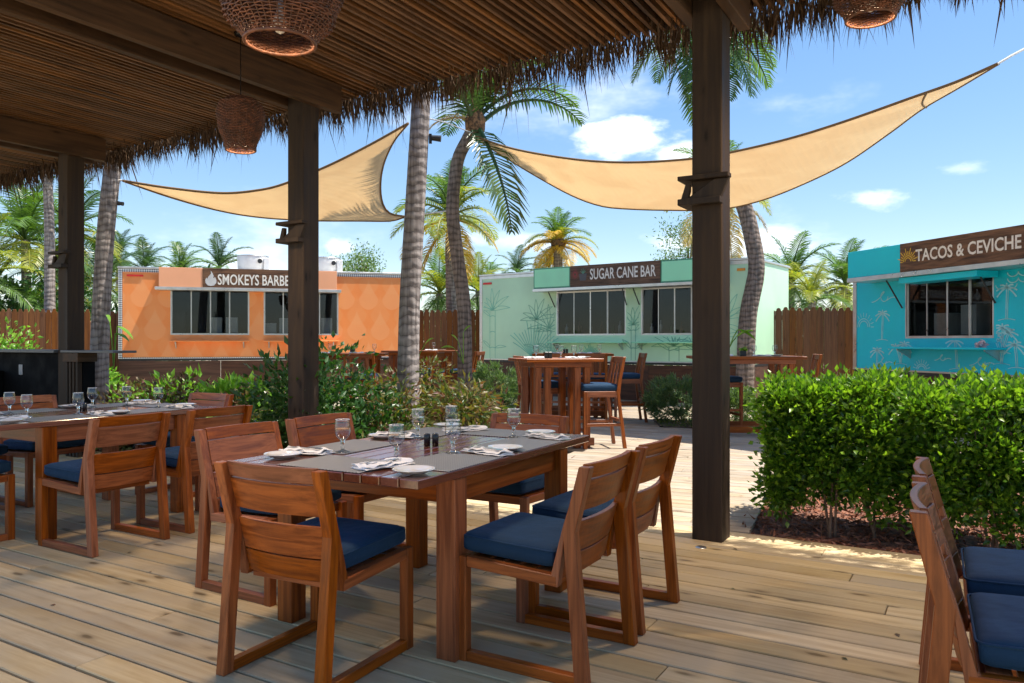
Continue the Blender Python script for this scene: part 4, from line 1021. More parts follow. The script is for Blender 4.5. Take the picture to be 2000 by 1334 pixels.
for x_ in (h1[0] - .04, h1[1] + .04): MB().tube([(x_, -.02, h1[3] - .45), (x_ - .02, -.3, z_b - .08)], .013, 6).build('gas_strut', M['iron'], tq.o)
FL = lambda nm: flush(nm, M['turqline'], tq)
def tqok(x, z): return .08 < x < tq.L and tq.z0 + .03 < z < tq.z1 - .08 and not inrect(x, z, h1)
def tr(pts, w=.014):
    run = []
    for p in pts:
        if tqok(*p): run.append(p)
        else: rib(mu, run, w); run = []
    rib(mu, run, w)
def dpalm(x, z, s, lean=0):
    tr([(x + lean * s * (u ** 1.6), z + s * u) for u in np.linspace(0, 1, 9)]); tr([(x + .025 + lean * s * (u ** 1.6), z + s * u) for u in np.linspace(0, 1, 9)], .010)
    X_, Z_ = x + lean * s, z + s
    for k in range(7):
        a = radians(-25 + k * 38); tr([(X_ + cos(a) * .16 * u, Z_ + sin(a) * .13 * u - .07 * u * u) for u in np.linspace(0, 1, 6)], .022)
    tr([(x - .12 + .26 * u, z - .01 + .02 * sin(pi * u)) for u in np.linspace(0, 1, 5)], .010); FL('palm_drawing')
def dsun(x, z, r):
    for rr in (r, r * .72): tr([(x + rr * cos(a), z + rr * sin(a)) for a in np.linspace(0, pi, 14)])
    for k in range(11):
        a = pi * k / 10; tr([(x + r * 1.2 * cos(a), z + r * 1.2 * sin(a)), (x + r * 1.7 * cos(a), z + r * 1.7 * sin(a))], .012)
    FL('sun_drawing')
def dwave(x, z, s):
    tr([(x + s * (-.9 + 1.0 * u), z + s * (.55 * u ** 2)) for u in np.linspace(0, 1, 10)]); tr([(x + s * (.1 + .28 * cos(a)), z + s * (.28 + .28 * sin(a))) for a in np.linspace(pi * .5, pi * 2.0, 16)])
    tr([(x + s * (.3 + .8 * u), z + s * (.05 + .45 * u * (1.2 - u))) for u in np.linspace(0, 1, 9)]); FL('wave_drawing')
def dripple(x, z, n=4):
    for k in range(n): tr([(x + k * .16 + .08 * (1 + cos(a)), z + .06 * sin(a)) for a in np.linspace(pi, 2 * pi, 8)])
    FL('ripple_drawing')
for px, py, s_ in ((1722, 665, .42), (1712, 722, .30), (1797, 650, .2), (1956, 690, .33), (1965, 625, .42), (1868, 722, .4), (1985, 720, .3)):
    u, z = tq.loc(px, py); dpalm(u, z, s_, random.uniform(-.15, .15))
u, z = tq.loc(1758, 712); dpalm(u, z, .30, .3); dpalm(u, z, .26, -.35)
u, z = tq.loc(1955, 712); dpalm(u, z, .42, .25); dpalm(u, z, .38, -.3)
u, z = tq.loc(1687, 640); dsun(u, z, .14)
u, z = tq.loc(1725, 590); dwave(u, z, .28); u, z = tq.loc(1700, 740); dwave(u, z, .2); u, z = tq.loc(1725, 712); dwave(u, z, .18); u, z = tq.loc(1915, 715); dwave(u, z, .2)
for py in (533, 545): u, z = tq.loc(1968, py); dripple(u, z)
u, z = tq.loc(1945, 558); dripple(u, z, 2); u, z = tq.loc(1800, 725); dsun(u, z, .1); u, z = tq.loc(1840, 705); dwave(u, z, .15)
for s_ in (5.2, 6.2): dpalm(s_, 1.0, .5, .1); dsun(s_ - .5, 1.8, .14); dwave(s_, 2.1, .25)
u, z = tq.loc(1916, 672, -.2)
fw = thing('flower', 'small pale pink flower bunch lying on the turquoise truck shelf', 'flower', tq.P0 + tq.ux * u + tq.uy * -.2 + Vector((0, 0, h1[2] - .13)), 0)
n_ = 70; P = rng.normal(0, .03, (n_, 3)); P[:, 2] = abs(P[:, 2]) + .01; link('petals', leaves(P, rng.normal(size=(n_, 3)) + [0, 0, .5], .05, .018, M['pink'], 'petals'), fw)

# ------------------------------------------------------------------ fences
def picket_mesh(m, H, w):
    r = w / 2; pts = [(-r, 0), (r, 0), (r, H - .07), (r * .62, H - .05), (r * .62, H - .035)] + [(r * .62 * cos(a), H - .035 + .035 * sin(a)) for a in np.linspace(0, pi, 7)[1:-1]] + [(-r * .62, H - .035), (-r * .62, H - .05), (-r, H - .07)]
    return MB().prism(pts, 1, -.009, .009).mesh('picket', m)
def fence(label, A, B, H, m, w=.135, gap=.008):
    A = Vector((A[0], A[1], 0)); B = Vector((B[0], B[1], 0)); L = (B - A).length; a = atan2(B.y - A.y, B.x - A.x)
    o = thing('fence', label, 'fence', A, a, 'wooden privacy fences'); pm_ = picket_mesh(m, H, w); x = w / 2
    while x < L:
        link('picket', pm_, o, (x, random.uniform(-.003, .003), random.uniform(-.012, .012) - .05)); x += w + gap
    for z in (.35, H / 2, H - .3): MB().box(0, L, .012, .05, z, z + .085).build('rail', m, o)
    x = .05
    while x < L: MB().box(x, x + .09, .052, .14, -.05, H - .2).build('fence_post', m, o); x += 2.4
    return o
fence('brown picket fence between the orange and the mint food trucks', (-3.2, 19.3), (-.7, 19.3), 2.09, M['fence'])
fence('brown picket fence between the mint and the turquoise food trucks', (4.7, 15.9), (7.4, 15.9), 2.0, M['fence'])
fence('long brown picket fence behind the black bar wall at the left', (-14.0, 15.2), (-9.0, 16.4), 1.98, M['fence'], .10, .006)
fence('pale wooden picket fence seen between the leftmost post and the palm trunk', (-11.3, 19.5), (-9.0, 19.5), 1.83, M['fencelight'])
fence('short dark picket fence against the left corner of the orange truck', (-9.6, 17.9), (-8.5, 17.9), 2.0, M['fence'])

# ------------------------------------------------------------------ shrubs
def shrub(name, label, c, rx, ry, H, n, ln, wd, m, group=None, z0=.02, stems=6, up=.5, shape='round', cat='shrub', rz=0, droop=0):
    o = thing(name, label, cat, (c[0], c[1], -.04), rz, group)
    # clumps give uneven outline
    nc = max(6, n // 90); th = rng.uniform(0, 2 * pi, nc); rr = np.sqrt(rng.uniform(.05, 1, nc)); zz = rng.uniform(.12, 1, nc)
    prof = np.sqrt(np.clip(1 - (np.maximum(zz - .45, 0) / .62) ** 2, .1, 1))
    C_ = np.stack([np.cos(th) * rr * rx * prof, np.sin(th) * rr * ry * prof, zz * H * (1 - .25 * rr ** 2) * rng.uniform(.85, 1.08, nc)], 1)
    k = rng.integers(0, nc, n); cs = H * .13
    P = C_[k] + rng.normal(size=(n, 3)) * [cs, cs, cs * .9]; P[:, 2] = np.clip(P[:, 2], z0 + .03, H * 1.08)
    D = (P - C_[k]) / cs + rng.normal(size=(n, 3)) * .6; D[:, 2] += up - droop
    me = leaves(P, D, rng.uniform(.7, 1.25, n) * ln, rng.uniform(.7, 1.2, n) * wd, m, 'foliage')
    f = link('foliage', me, o); f['kind'] = 'stuff'
    for q in range(stems):
        i = rng.integers(0, nc); a = rng.uniform(0, 2 * pi); b = C_[i]
        MB().tube([(cos(a) * rx * .15, sin(a) * ry * .15, 0), (b[0] * .4, b[1] * .4, b[2] * .5), tuple(b)], [.010, .007, .004], 5).build('stem', M['stem'], o)
    return o
def at(s, t): p = pl(s, t); return (p.x, p.y)
shrub('shrub', 'tall dark green shrub at the foot of the middle post', (-2.02, 7.12), .36, .34, 1.24, 1500, .085, .022, M['dgreen'])
shrub('shrub', 'dark green shrub reaching right from the middle post toward the big palm', (-1.50, 7.35), .4, .35, .96, 1300, .08, .021, M['dgreen'])
shrub('shrub', 'loose dark green shoots over the crotons with thin upright stems', (-1.7, 7.8), .5, .35, 1.30, 700, .085, .022, M['dgreen'])
shrub('croton_shrub', 'reddish yellow croton left of the big palm trunk', (-1.35, 7.75), .5, .4, .90, 2600, .085, .016, M['croton'], droop=.9)
shrub('croton_shrub', 'yellow green croton around the foot of the big palm trunk', (-1.05, 9.0), .5, .4, .98, 2400, .085, .016, M['croton'], droop=.9)
shrub('croton_shrub', 'yellowish croton right of the big palm trunk', (-.55, 7.5), .45, .4, .90, 2400, .085, .016, M['croton'], droop=.9)
shrub('croton_shrub', 'drooping croton at the right end of the planting bed', (-.42, 7.1), .30, .35, .80, 1900, .085, .016, M['croton'], droop=.9)
shrub('croton_shrub', 'low croton in front behind the centre table goblets', (-.85, 6.7), .6, .3, .62, 1800, .08, .015, M['croton'], droop=.7)
shrub('shrub', 'low green plant at the front corner of the bed beside the deck', (-.05, 6.55), .22, .2, .4, 500, .07, .018, M['lime'])
shrub('shrub', 'lime green leafy shrub left of the middle post', at(-4.75, .95), .40, .4, .78, 1500, .13, .028, M['lime'])
shrub('croton_shrub', 'purple and green croton just left of the middle post', at(-4.45, .6), .35, .3, .70, 1300, .09, .018, M['croton'], droop=.8)
shrub('shrub', 'bright lime shrub below the left window of the orange truck', at(-5.75, 1.0), .42, .4, .76, 1500, .13, .028, M['lime'])
shrub('shrub', 'purple leaved shrub between two lime shrubs in the left bed', at(-5.3, .75), .3, .3, .80, 1000, .08, .022, M['purple'])
shrub('shrub', 'tall lime shrub with upright leaves in the middle of the left bed', at(-6.6, 1.0), .42, .4, .82, 1600, .13, .028, M['lime'])
shrub('shrub', 'purple leaved shrub behind the far end of the left table', at(-6.3, .6), .35, .3, .84, 1100, .08, .022, M['purple'])
shrub('shrub', 'yellow green shrub beside the left palm trunk', at(-7.35, 1.1), .4, .4, .74, 1300, .11, .026, M['lime'])
shrub('shrub', 'dark purple low shrub at the foot of the left palm trunk', at(-7.9, 1.3), .45, .35, .72, 1300, .08, .022, M['purple'])
shrub('shrub', 'mixed purple shrub in front of the left palm trunk', at(-7.1, .6), .4, .3, .78, 1200, .08, .022, M['purple'])
shrub('shrub', 'bright green shrub between the leftmost post and the left palm trunk', (-6.6, 12.2), .45, .4, .80, 1200, .10, .026, M['lime'])
shrub('shrub', 'sunlit lime shrub above the black bar wall at the left edge', (-8.8, 13.2), .62, .5, 1.50, 2600, .10, .028, M['lime'])
for k, s_ in enumerate((-4.3, -5.1, -6.0, -6.9)): shrub('shrub', ['short croton below the lime shrub beside the middle post', 'low purple croton under the tallest lime shrub of the bed', 'low mixed croton behind the second left chair', 'low croton clump behind the far left place settings'][k], at(s_, .45), .4, .22, .5, 1000, .08, .017, M['croton'], droop=.6)
def needle(label, c, r, H, n):
    o = thing('needle_shrub', label, 'shrub', (c[0], c[1], -.02), 0, 'rounded needle leaved shrubs')
    nc = 130; th = rng.uniform(0, 2 * pi, nc); ph = np.arccos(rng.uniform(-.85, 1, nc)); rr = rng.uniform(.55, 1, nc)
    C_ = np.stack([np.sin(ph) * np.cos(th) * r * rr, np.sin(ph) * np.sin(th) * r * rr, H * .42 + np.cos(ph) * H * .5 * rr], 1); k = rng.integers(0, nc, n)
    P = C_[k] + rng.normal(0, .03, (n, 3)); D = C_[k] - np.array([0, 0, H * .25]); D /= np.linalg.norm(D, axis=1, keepdims=True); D = D + rng.normal(0, .55, (n, 3)) + [0, 0, .35]
    P[:, 2] = np.maximum(P[:, 2], .02); f = link('foliage', leaves(P, D, rng.uniform(.06, .12, n), rng.uniform(.005, .009, n), M['spiky'], 'foliage'), o); f['kind'] = 'stuff'
needle('rounded needle leaved shrub in the square bed just left of the nearest post', (2.62, 11.9), .58, .80, 9000)
needle('rounded needle leaved shrub left of the nearest bar table', (-.32, 13.6), .52, .98, 7000)
needle('needle leaved shrub under the right bar table beside the palm trunk', (3.35, 12.0), .5, .66, 6000)
gb = sheet('planting_square', -.75, .95, -.55, .6, .006, M['soil'], 20, 14, .006, (2.95, 11.75, 0), radians(-5))
n_ = 1500; P = np.stack([rng.uniform(-.72, .92, n_), rng.uniform(-.55, .58, n_), np.full(n_, .005)], 1); D = rng.normal(size=(n_, 3)) * .5 + [0, 0, .8]
tag(link('ground_cover', leaves(P, D, rng.uniform(.02, .05, n_), .006, M['grass'], 'ground_cover'), None, (2.95, 11.75, 0), radians(-5)), 'short green ground cover in the square bed cut into the outer deck', 'ground cover', kind='stuff')

def hedge(label, s0, s1, t0, t1, H, n, seed):
    o = thing('hedge', label, 'hedge', O3, -PA, 'clipped leafy hedges')
    nc = int((s1 - s0) * (t1 - t0) * 150) + 60
    C_ = np.stack([rng.uniform(s0 + .05, s1 - .05, nc), rng.uniform(t0 + .05, t1 - .05, nc), rng.uniform(.12, 1, nc) ** .8 * (H - .1)], 1)
    # push most clumps to the surface
    for i in range(nc):
        q = rng.random()
        if q < .30: C_[i, 2] = H - .09 + .03 * sin(C_[i, 0] * 9) + rng.normal(0, .02)
        elif q < .68: C_[i, 1] = t0 + .06 + rng.normal(0, .035)
        elif q < .78: C_[i, 0] = s0 + .06 + rng.normal(0, .03)
    C_[:, 1] += .07 * np.clip(.35 - C_[:, 2], 0, 1)
    keep = (C_[:, 2] > .17) | (rng.random(nc) < .3); C_ = C_[keep]; nc = len(C_)
    k = rng.integers(0, nc, n); P = C_[k] + rng.normal(size=(n, 3)) * [.055, .055, .05]
    D = (P - C_[k]) / .06 + rng.normal(size=(n, 3)) * .5 + [0, -.25, .65]
    me = leaves(P, D, rng.uniform(.035, .062, n), rng.uniform(.010, .018, n), M['hedge'], 'foliage')
    f = link('foliage', me, o); f['kind'] = 'stuff'
    s = s0 + .12
    while s < s1 - .05:
        t = rng.uniform(t0 + .02, t0 + .25); mb = MB()
        for q in range(3):
            e = (s + rng.normal(0, .1), t + rng.normal(0, .06), rng.uniform(.5, .9)); b = (s + rng.normal(0, .015), t + rng.normal(0, .015), -.04)
            md = ((b[0] + e[0]) / 2 + rng.normal(0, .03), (b[1] + e[1]) / 2 + rng.normal(0, .02), e[2] * .45)
            mb.tube([b, md, e], [.010, .008, .004], 6)
        mb.build('stem', M['stem'], o); s += rng.uniform(.2, .34)
    return o
hedge('bright green clipped hedge block beside the nearest post', .22, 1.06, .42, 1.25, .97, 25000, 1)
hedge('bright green clipped hedge running out of the frame at the right', 1.11, 5.0, .38, 1.25, .965, 88000, 2)

# ------------------------------------------------------------------ palms
def frond_mesh(name, L, e0, curve, nl, ll, seed, m, side_droop=.6, sweep=0):
    r = np.random.default_rng(seed); n = 16
    pts = []; th = e0; p = np.array([0., 0, 0]); ds = L / n; az_ = 0
    for i in range(n + 1):
        pts.append(p.copy()); u = i / n; th = e0 - curve * u ** 1.25; az_ = sweep * u; p = p + ds * np.array([cos(th) * cos(az_), cos(th) * sin(az_), sin(th)])
    pts = np.array(pts)
    mb = MB(); mb.tube([tuple(q) for q in pts], list(np.linspace(.020, .004, n + 1)), 5, 0, False)
    V = list(mb.v); F4 = list(mb.f)
    Vs = []; Ff = []; b = len(V)
    for k in range(nl):
        u = .10 + .90 * (k + .5) / nl; x = u * n; i = min(int(x), n - 1); f = x - i; q = pts[i] * (1 - f) + pts[i + 1] * f; t = pts[i + 1] - pts[i]; t /= np.linalg.norm(t)
        sd = np.cross(t, [0, 0, 1.]); 
        if np.linalg.norm(sd) < .15: sd = np.array([0, 1., 0])
        sd /= np.linalg.norm(sd); upv = np.cross(sd, t)
        lng = ll * (sin(pi * (u * .88 + .10)) ** .7) * r.uniform(.85, 1.1)
        for sg in (-1, 1):
            fw = .35 + .55 * u; d0 = sd * sg + t * fw + upv * r.uniform(.05, .35); d0 /= np.linalg.norm(d0)
            a = q + d0 * lng * .5; d1 = d0 + np.array([0, 0, -side_droop * r.uniform(.6, 1.3)]); d1 /= np.linalg.norm(d1)
            c_ = a + d1 * lng * .5; wv_ = np.cross(d0, upv); wv_ /= np.linalg.norm(wv_) + 1e-9; wd = ll * .035
            wv2 = wv_
            Vs += [q - wv_ * wd * .5, q + wv_ * wd * .5, a + wv2 * wd, a - wv2 * wd, c_ + wv2 * wd * .12, c_ - wv2 * wd * .12]
            Ff += [(b, b + 1, b + 2, b + 3), (b + 3, b + 2, b + 4, b + 5)]; b += 6
    me = bpy.data.meshes.new(name); me.from_pydata([tuple(v) for v in V] + [tuple(v) for v in Vs], [], [tuple(f) for f in F4] + Ff); me.materials.append(m); me.update(); return me
# variants by starting elevation; unit length 1 scaled by object
FV = []
for i, (e0, cv) in enumerate(((80, 40), (66, 75), (50, 95), (32, 90), (12, 80), (-12, 60), (-50, 32))):
    FV.append(frond_mesh('frond', 1.0, radians(e0), radians(cv), 34, .30, 10 + i, M['palm'], .45 + .05 * i, .15 * (-1) ** i))
def palm(label, path, rad, L, n, mats, crown=True, trunkm='trunk', seed=0, group='coconut palms', tiers=None, extra=(), husk=True, vmax=6):
    """path: list of world points from base to crown"""
    r = random.Random(seed); b = Vector(path[0]); o = thing('palm_tree', label, 'palm tree', b, 0, group)
    if len(path) > 1:
        # resample smooth (Catmull-Rom)
        pts = [Vector(p) - b for p in path]; ext = [pts[0] * 2 - pts[1]] + pts + [pts[-1] * 2 - pts[-2]]; sm = []; K = 14
        for i in range(1, len(ext) - 2):
            for k in range(K):
                u = k / K; a0, a1, a2, a3 = ext[i - 1], ext[i], ext[i + 1], ext[i + 2]
                sm.append(.5 * ((2 * a1) + (-a0 + a2) * u + (2 * a0 - 5 * a1 + 4 * a2 - a3) * u * u + (-a0 + 3 * a1 - 3 * a2 + a3) * u ** 3))
        sm.append(pts[-1]); N_ = len(sm); rs = []
        for i in range(N_):
            u = i / (N_ - 1); q = rad * (1.12 - .22 * u) * (1 + .35 * math.exp(-u * 14)) * (1 + .003 * ((i % 2) * 2 - 1)); rs.append(q * (1 + r.uniform(-.01, .01)))
        MB().tube(sm, rs, 18).build('trunk', M[trunkm], o); top = pts[-1]
    else: top = Vector((0, 0, 0))
    if husk and crown:
        h = MB(); h.lathe([(rad * .8, -.25), (rad * 1.5, -.1), (rad * 1.6, .08), (rad * .9, .25), (0, .32)], 12); h.build('crown_shaft', M['husk'], o, loc=top)
    if crown:
        ti = tiers or [.0, .12, .26, .42, .58, .76, .92]
        for k in range(n):
            u = k / max(1, n - 1); vi = min(vmax, int(u * (vmax + .99))); a = k * 2.399 + r.uniform(-.25, .25)
            mm = mats[min(len(mats) - 1, int(u * len(mats)))]
            f = link('frond', FV[vi], o, top + Vector((0, 0, .12 - .2 * u)), (0, r.uniform(-.12, .12), a)); s = L * r.uniform(.85, 1.12) * (.8 + .2 * min(1, u * 4)); f.scale = (s, s, s)
            f.material_slots[0].link = 'OBJECT'; f.material_slots[0].material = M[mm]
    for (vi, a, s, mm) in extra:
        f = link('frond', FV[vi], o, top + Vector((0, 0, .05)), (0, 0, a)); f.scale = (s, s, s)
        f.material_slots[0].link = 'OBJECT'; f.material_slots[0].material = M[mm]
    return o
# framing palms
def trunkpath(pts, d): 
    P = [dp(x, y, d) for x, y in pts]; P[0].z = -.08; return P
palm('straight grey palm trunk at the left between the posts', trunkpath([(193, 830), (193, 740), (198, 600), (207, 450), (222, 310), (232, 230), (240, 60)], 11.3), .118, 2.0, 16, ['palm', 'palmdark', 'palm'], seed=1, vmax=4)
palm('thick grey palm trunk in the planting bed right of the middle post', trunkpath([(797, 890), (797, 760), (800, 600), (808, 450), (815, 330), (822, 200), (828, 20), (830, -220)], 8.4), .106, 2.0, 5, ['palm', 'palmdark', 'palm'], seed=2, vmax=1)
palm('leaning palm with brown trunk carrying the corner of the right sail', trunkpath([(908, 815), (908, 720), (906, 600), (893, 500), (884, 410), (893, 320), (912, 275), (928, 244)], 12.8), .108, 2.1, 9, ['palm', 'palm', 'palmdark'], trunkm='trunkbrown', seed=3, vmax=2,
     extra=((6, radians(-55), 2.2, 'palmdark'), (4, radians(200), 1.0, 'palmdry'), (2, radians(5), 2.0, 'palm'), (1, radians(-3), 1.9, 'palmdark')))
palm('curved palm behind the nearest post with big hanging fronds above', trunkpath([(1452, 802), (1455, 740), (1461, 620), (1477, 530), (1468, 460), (1450, 395), (1418, 320), (1393, 240), (1385, 120), (1385, 30)], 15.0), .153, 1.9, 12, ['palm', 'palmdark', 'palm', 'palm'], trunkm='trunkbrown', seed=4,
     extra=tuple((5 + (k % 2), k * .52 + .2, 1.75, ('palm', 'palmdark')[k % 2]) for k in range(12)))
palm('palm with yellow green crown behind the leaning trunk', trunkpath([(885, 760), (882, 600), (880, 500), (882, 425)], 20.5), .14, 1.85, 26, ['palm', 'palm', 'palmyel', 'palmyel', 'palmgold'], seed=5)
palm('golden yellow palm rising behind the mint truck sign', trunkpath([(1093, 690), (1092, 600), (1090, 520), (1090, 478)], 25), .15, 1.4, 28, ['palm', 'palm', 'palmyel', 'palmgold', 'palmgold', 'palmgold'], seed=6,
     extra=((4, radians(180), 1.45, 'palmgold'), (4, radians(0), 1.45, 'palmgold'), (4, radians(165), 1.45, 'palmdry')))
palm('yellow green palm just below the right sail behind the nearest post', trunkpath([(1415, 700), (1415, 560), (1412, 450), (1410, 385)], 17), .13, 1.5, 18, ['palm', 'palmyel', 'palmyel', 'palmdry'], seed=7)
palm('tall thin palm trunk just left of the leftmost post', trunkpath([(96, 690), (97, 560), (96, 430), (92, 330), (88, 200)], 17), .10, 1.8, 14, ['palm', 'palmdark'], seed=8)
bgp = [ # px, py crown, d, L, n, mats, label
 (50, 470, 22, 2.3, 22, ['palm', 'palm', 'palmyel'], 'large yellow green palm at the far left above the fence'),
 (140, 455, 24, 2.1, 20, ['palmdark', 'palm', 'palmyel'], 'palm showing on both sides of the leftmost post'),
 (-40, 545, 20, 2.0, 18, ['palmyel', 'palm'], 'yellow green palm cut by the left edge'),
 (205, 560, 26, 2.1, 18, ['palmdark', 'palmyel', 'palm'], 'palm with yellow lower fronds beside the left end of the orange truck'),
 (110, 560, 25, 2.0, 16, ['palm', 'palmdark'], 'low green palm behind the fence near the leftmost post'),
 (232, 500, 34, 1.7, 14, ['palmdark'], 'dark palm crown just right of the left palm trunk'),
 (282, 530, 36, 1.9, 16, ['palmdark', 'palm'], 'leftmost palm crown over the orange truck roof'),
 (352, 535, 37, 1.9, 16, ['palm', 'palmdark'], 'middle palm crown over the orange truck roof'),
 (428, 525, 36, 1.9, 15, ['palmdark', 'palm'], 'windblown palm crown beside the left exhaust fan'),
 (858, 575, 26, 1.7, 20, ['palm', 'palmyel', 'palm'], 'bushy palm over the fence between the two trucks'),
 (935, 570, 28, 1.7, 18, ['palmyel', 'palm'], 'palm at the left corner of the mint truck'),
 (955, 545, 36, 1.3, 14, ['palm', 'palmdark'], 'small palm crown over the left end of the mint truck roof'),
 (1010, 535, 38, 1.6, 16, ['palmdark', 'palm'], 'palm crown over the mint truck roof left of the golden palm'),
 (1072, 525, 38, 1.5, 14, ['palmdark', 'palm'], 'dark palm crown right behind the golden palm'),
 (1545, 555, 27, 2.0, 20, ['palm', 'palmyel', 'palm'], 'bushy palm just right of the mint truck end'),
 (1585, 590, 24, 1.5, 16, ['palmyel', 'palm'], 'low bright palm over the brown fence at the right'),
 (1650, 560, 27, 1.9, 20, ['palm', 'palmyel'], 'palm beside the left end of the turquoise truck'),
 (1420, 545, 34, 1.6, 12, ['palmdark', 'palm'], 'palm crown between the nearest post and the curved trunk'),
 (1700, 590, 30, 2.0, 16, ['palm', 'palmdark'], 'palm crown behind the turquoise truck corner')]
for i, (px, py, d, L, n, mats, lab) in enumerate(bgp):
    c = dp(px, py, d); palm(lab, [(c.x + random.uniform(-.4, .4), d, -.1), (c.x, d, c.z * .5), tuple(c)], .13, L, n, mats, seed=20 + i, group='background palms', husk=False)

# leafy trees and thicket
def tree(label, px, py, d, r, H, n, seed, loose=1.0):
    c = dp(px, py, d); o = thing('leafy_tree', label, 'tree', (c.x, d, -.1), 0, 'leafy background trees'); zc = c.z
    MB().tube([(0, 0, 0), (.1, 0, zc * .4), (0, .1, zc)], [.12, .09, .04], 8).build('trunk', M['stem'], o)
    nc = 34; th = rng.uniform(0, 2 * pi, nc); C_ = np.stack([np.cos(th) * r * rng.uniform(.1, 1, nc), np.sin(th) * r * rng.uniform(.1, 1, nc), zc + rng.uniform(-1, 1, nc) * H * .5], 1)
    for i in range(nc):
        if i % 3 == 0: MB().tube([(0, .05, zc * .7), tuple(C_[i] * [.5, .5, 1] - [0, 0, .1]), tuple(C_[i])], [.03, .018, .006], 5).build('branch', M['stem'], o)
    k = rng.integers(0, nc, n); P = C_[k] + rng.normal(0, .20 * loose, (n, 3)); D = rng.normal(size=(n, 3)) + [0, 0, .2]
    f = link('crown', leaves(P, D, rng.uniform(.09, .18, n), rng.uniform(.018, .03, n), M['tree'], 'crown'), o); f['kind'] = 'stuff'
tree('light leafy tree top over the right end of the orange truck', 712, 520, 30, .75, 1.1, 1500, 1)
tree('airy leafy tree over the mint truck left of the nearest post', 1345, 485, 30, 1.35, 1.9, 2600, 2, 1.2)
tree('small leafy tree top beside the right exhaust fan', 668, 528, 32, .5, .7, 700, 3)
n_ = 16000; x_ = rng.uniform(-24, -9, n_); y_ = rng.uniform(20, 24, n_); hh = 2.6 + .7 * np.sin(x_ * 1.3) + .5 * np.sin(x_ * 3.1 + y_); P = np.stack([x_, y_, rng.uniform(0, 1, n_) ** .6 * hh], 1)
tag(link('thicket', leaves(P, rng.normal(size=(n_, 3)) + [0, 0, .3], rng.uniform(.14, .28, n_), rng.uniform(.03, .06, n_), M['dgreen'], 'thicket'), None), 'dense green thicket behind the left fence', 'thicket', kind='stuff')
n_ = 14000; x_ = rng.uniform(-6, 14, n_); y_ = rng.uniform(24, 28, n_); hh = 2.2 + .5 * np.sin(x_ * 1.1) + .4 * np.sin(x_ * 2.7); P = np.stack([x_, y_, rng.uniform(0, 1, n_) ** .6 * hh], 1)
tag(link('thicket', leaves(P, rng.normal(size=(n_, 3)) + [0, 0, .3], rng.uniform(.14, .28, n_), rng.uniform(.03, .06, n_), M['tree'], 'thicket'), None), 'low green thicket behind the mint truck and the right fence', 'thicket', kind='stuff')

# ------------------------------------------------------------------ shade sails
def interp(pts, u):
    P = np.array(pts, float); seg = np.r_[0, np.cumsum(np.hypot(*np.diff(P, axis=0).T))]; seg /= seg[-1]
    # smooth by cubic-ish: sample linear on dense Catmull
    return np.array([np.interp(u, seg, P[:, 0]), np.interp(u, seg, P[:, 1])]).T
def smooth_curve(pts, n):
    P = [np.array(p, float) for p in pts]; P = [2 * P[0] - P[1]] + P + [2 * P[-1] - P[-2]]; out = []
    for i in range(1, len(P) - 2):
        for k in range(12):
            u = k / 12; a, b, c, d = P[i - 1:i + 3]; out.append(.5 * (2 * b + (c - a) * u + (2 * a - 5 * b + 4 * c - d) * u * u + (-a + 3 * b - 3 * c + d) * u ** 3))
    out.append(P[-2]); return interp(out, np.linspace(0, 1, n))
def sail(label, top, bot, dtop, dbot, right=None, bulge=.1, nu=70, nv=22):
    A = smooth_curve(top, nu); B = smooth_curve(bot, nu); u = np.linspace(0, 1, nu)
    W3 = lambda q, d: np.array([(q[0] - 1000) / FP * d, d, EYE + (HZ - q[1]) / FP * d])
    dt = dtop(u); db = dbot(u); Rc = smooth_curve(right, nv) if right else None
    G_ = np.zeros((nu, nv, 3))
    for i in range(nu):
        a = W3(A[i], dt[i]); b = W3(B[i], db[i])
        for j in range(nv):
            v = j / (nv - 1); p = a * (1 - v) + b * v; p[1] += bulge * sin(pi * v) * sin(pi * u[i])
            if Rc is not None:
                dR = dt[-1] * (1 - v) + db[-1] * v; e = W3(Rc[j], dR) - (W3(A[-1], dt[-1]) * (1 - v) + W3(B[-1], db[-1]) * v); p = p + e * u[i] ** 5
            G_[i, j] = p
    base = G_[0, 0].copy(); V = (G_ - base).reshape(-1, 3)
    F = np.array([(i * nv + j, (i + 1) * nv + j, (i + 1) * nv + j + 1, i * nv + j + 1) for i in range(nu - 1) for j in range(nv - 1)])
    o = tag(link('shade_sail', None, None, tuple(base)), label, 'shade sail', 'tan shade sails')
    c = link('cloth', npmesh('cloth', V, F, M['sail'], True), o); md = c.modifiers.new('thickness', 'SOLIDIFY'); md.thickness = .004
    for e in ([G_[i, 0] for i in range(nu)], [G_[i, -1] for i in range(nu)], [G_[-1, j] for j in range(nv)]):
        if np.linalg.norm(np.array(e[0]) - np.array(e[-1])) > .3: 
            MB().tube([tuple(q - base) for q in e], .018, 6).build('hem', M['hem'], o)
    return o, G_
s1, g1 = sail('tan shade sail at the left hung between the two straight palm trunks',
     [(240, 354), (330, 368), (430, 378), (500, 373), (555, 360), (640, 325), (720, 285), (797, 242)], [(240, 354), (330, 385), (420, 410), (500, 424), (600, 431), (700, 432), (762, 432), (792, 424)],
     lambda u: 11.3 + (10.4 - 11.3) * u, lambda u: 11.3 + 1.9 * u, [(797, 242), (770, 275), (750, 318), (743, 360), (747, 398), (762, 418), (792, 424)], .3)
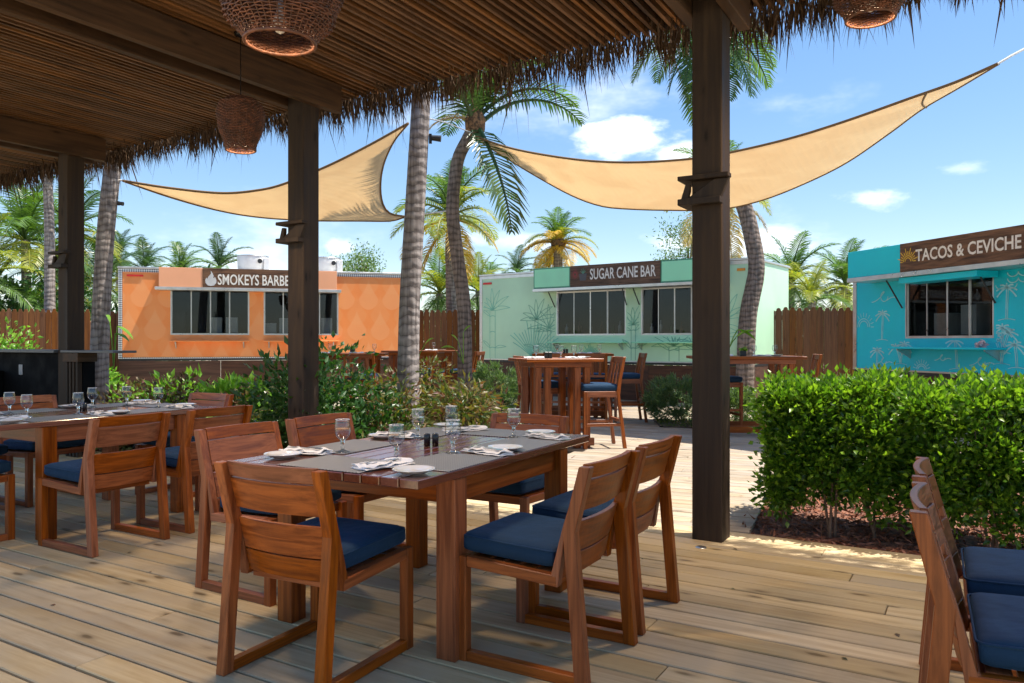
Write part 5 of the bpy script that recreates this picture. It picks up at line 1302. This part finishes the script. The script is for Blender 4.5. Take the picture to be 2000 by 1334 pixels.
s2, g2 = sail('tan shade sail at the right stretched from the leaning palm across the sky',
     [(915, 262), (985, 287), (1060, 303), (1150, 315), (1240, 318), (1340, 312), (1420, 300), (1540, 272), (1650, 238), (1780, 192), (1870, 160), (1950, 125)],
     [(915, 262), (985, 307), (1060, 352), (1120, 384), (1170, 402), (1215, 408), (1300, 411), (1400, 410), (1480, 394), (1560, 364), (1650, 320), (1735, 262), (1800, 214), (1870, 173), (1950, 125)],
     lambda u: 12.6 - 4.6 * u, lambda u: 12.6 - 4.6 * u + 2.2 * np.sin(pi * u) ** .8, None, .2)
b2 = Vector(g2[0, 0]); k0 = int(70 * .855)
MB().tube([tuple(Vector(q) - b2 - Vector((0, .03, .02))) for q in g2[k0, :]], .012, 6).build('seam', M['hem'], s2)
tag(MB().tube([dp(880, 412, 13.0), dp(838, 418, 13.1), dp(792, 424, 13.2)], .012, 6).build('rope', M['rope']), 'white rope from the left sail corner to the leaning palm', 'rope')
tag(MB().tube([dp(1948, 126, 8.0), dp(1975, 110, 8.0), dp(2100, 45, 8.2)], .012, 6).build('rope', M['rope']), 'white rope pulling the right sail corner out of frame', 'rope')
tag(MB().tube([dp(835, 232, 8.5), dp(870, 240, 10), dp(925, 262, 12.7)], .008, 6).build('rope', M['grey']), 'thin wire between the thick palm trunk and the leaning palm', 'wire')
tag(MB().tube([dp(228, 352, 11.3), dp(240, 354, 11.3)], .012, 6).build('rope', M['rope']), 'short rope tying the left sail to the left palm trunk', 'rope')
# spotlight on thick palm
sp_ = thing('spotlight', 'small black spotlight strapped to the thick palm trunk', 'spotlight', dp(838, 272, 8.4), 0)
MB().box(0, .03, -.02, .02, -.05, .05).build('bracket', M['iron'], sp_); q = MB(); q.tube([(.03, 0, .01), (.13, 0, .0)], [.03, .036], 12).build('lamp_head', M['iron'], sp_)
sp_ = thing('spotlight', 'small dark spotlight on the left palm trunk', 'spotlight', dp(230, 398, 11.25), 0)
MB().box(0, .02, -.02, .02, -.03, .03).build('bracket', M['iron'], sp_); MB().tube([(.02, 0, .0), (.08, 0, -.01)], [.025, .03], 12).build('lamp_head', M['iron'], sp_)
# small metal disc on the deck by the nearest post
tag(MB().lathe([(0, .004), (.03, .004), (.034, 0)], 20).build('floor_cap', M['alu'], None, loc=gp(1369, 1070)), 'small round metal cap set in the deck by the nearest post', 'floor cap')
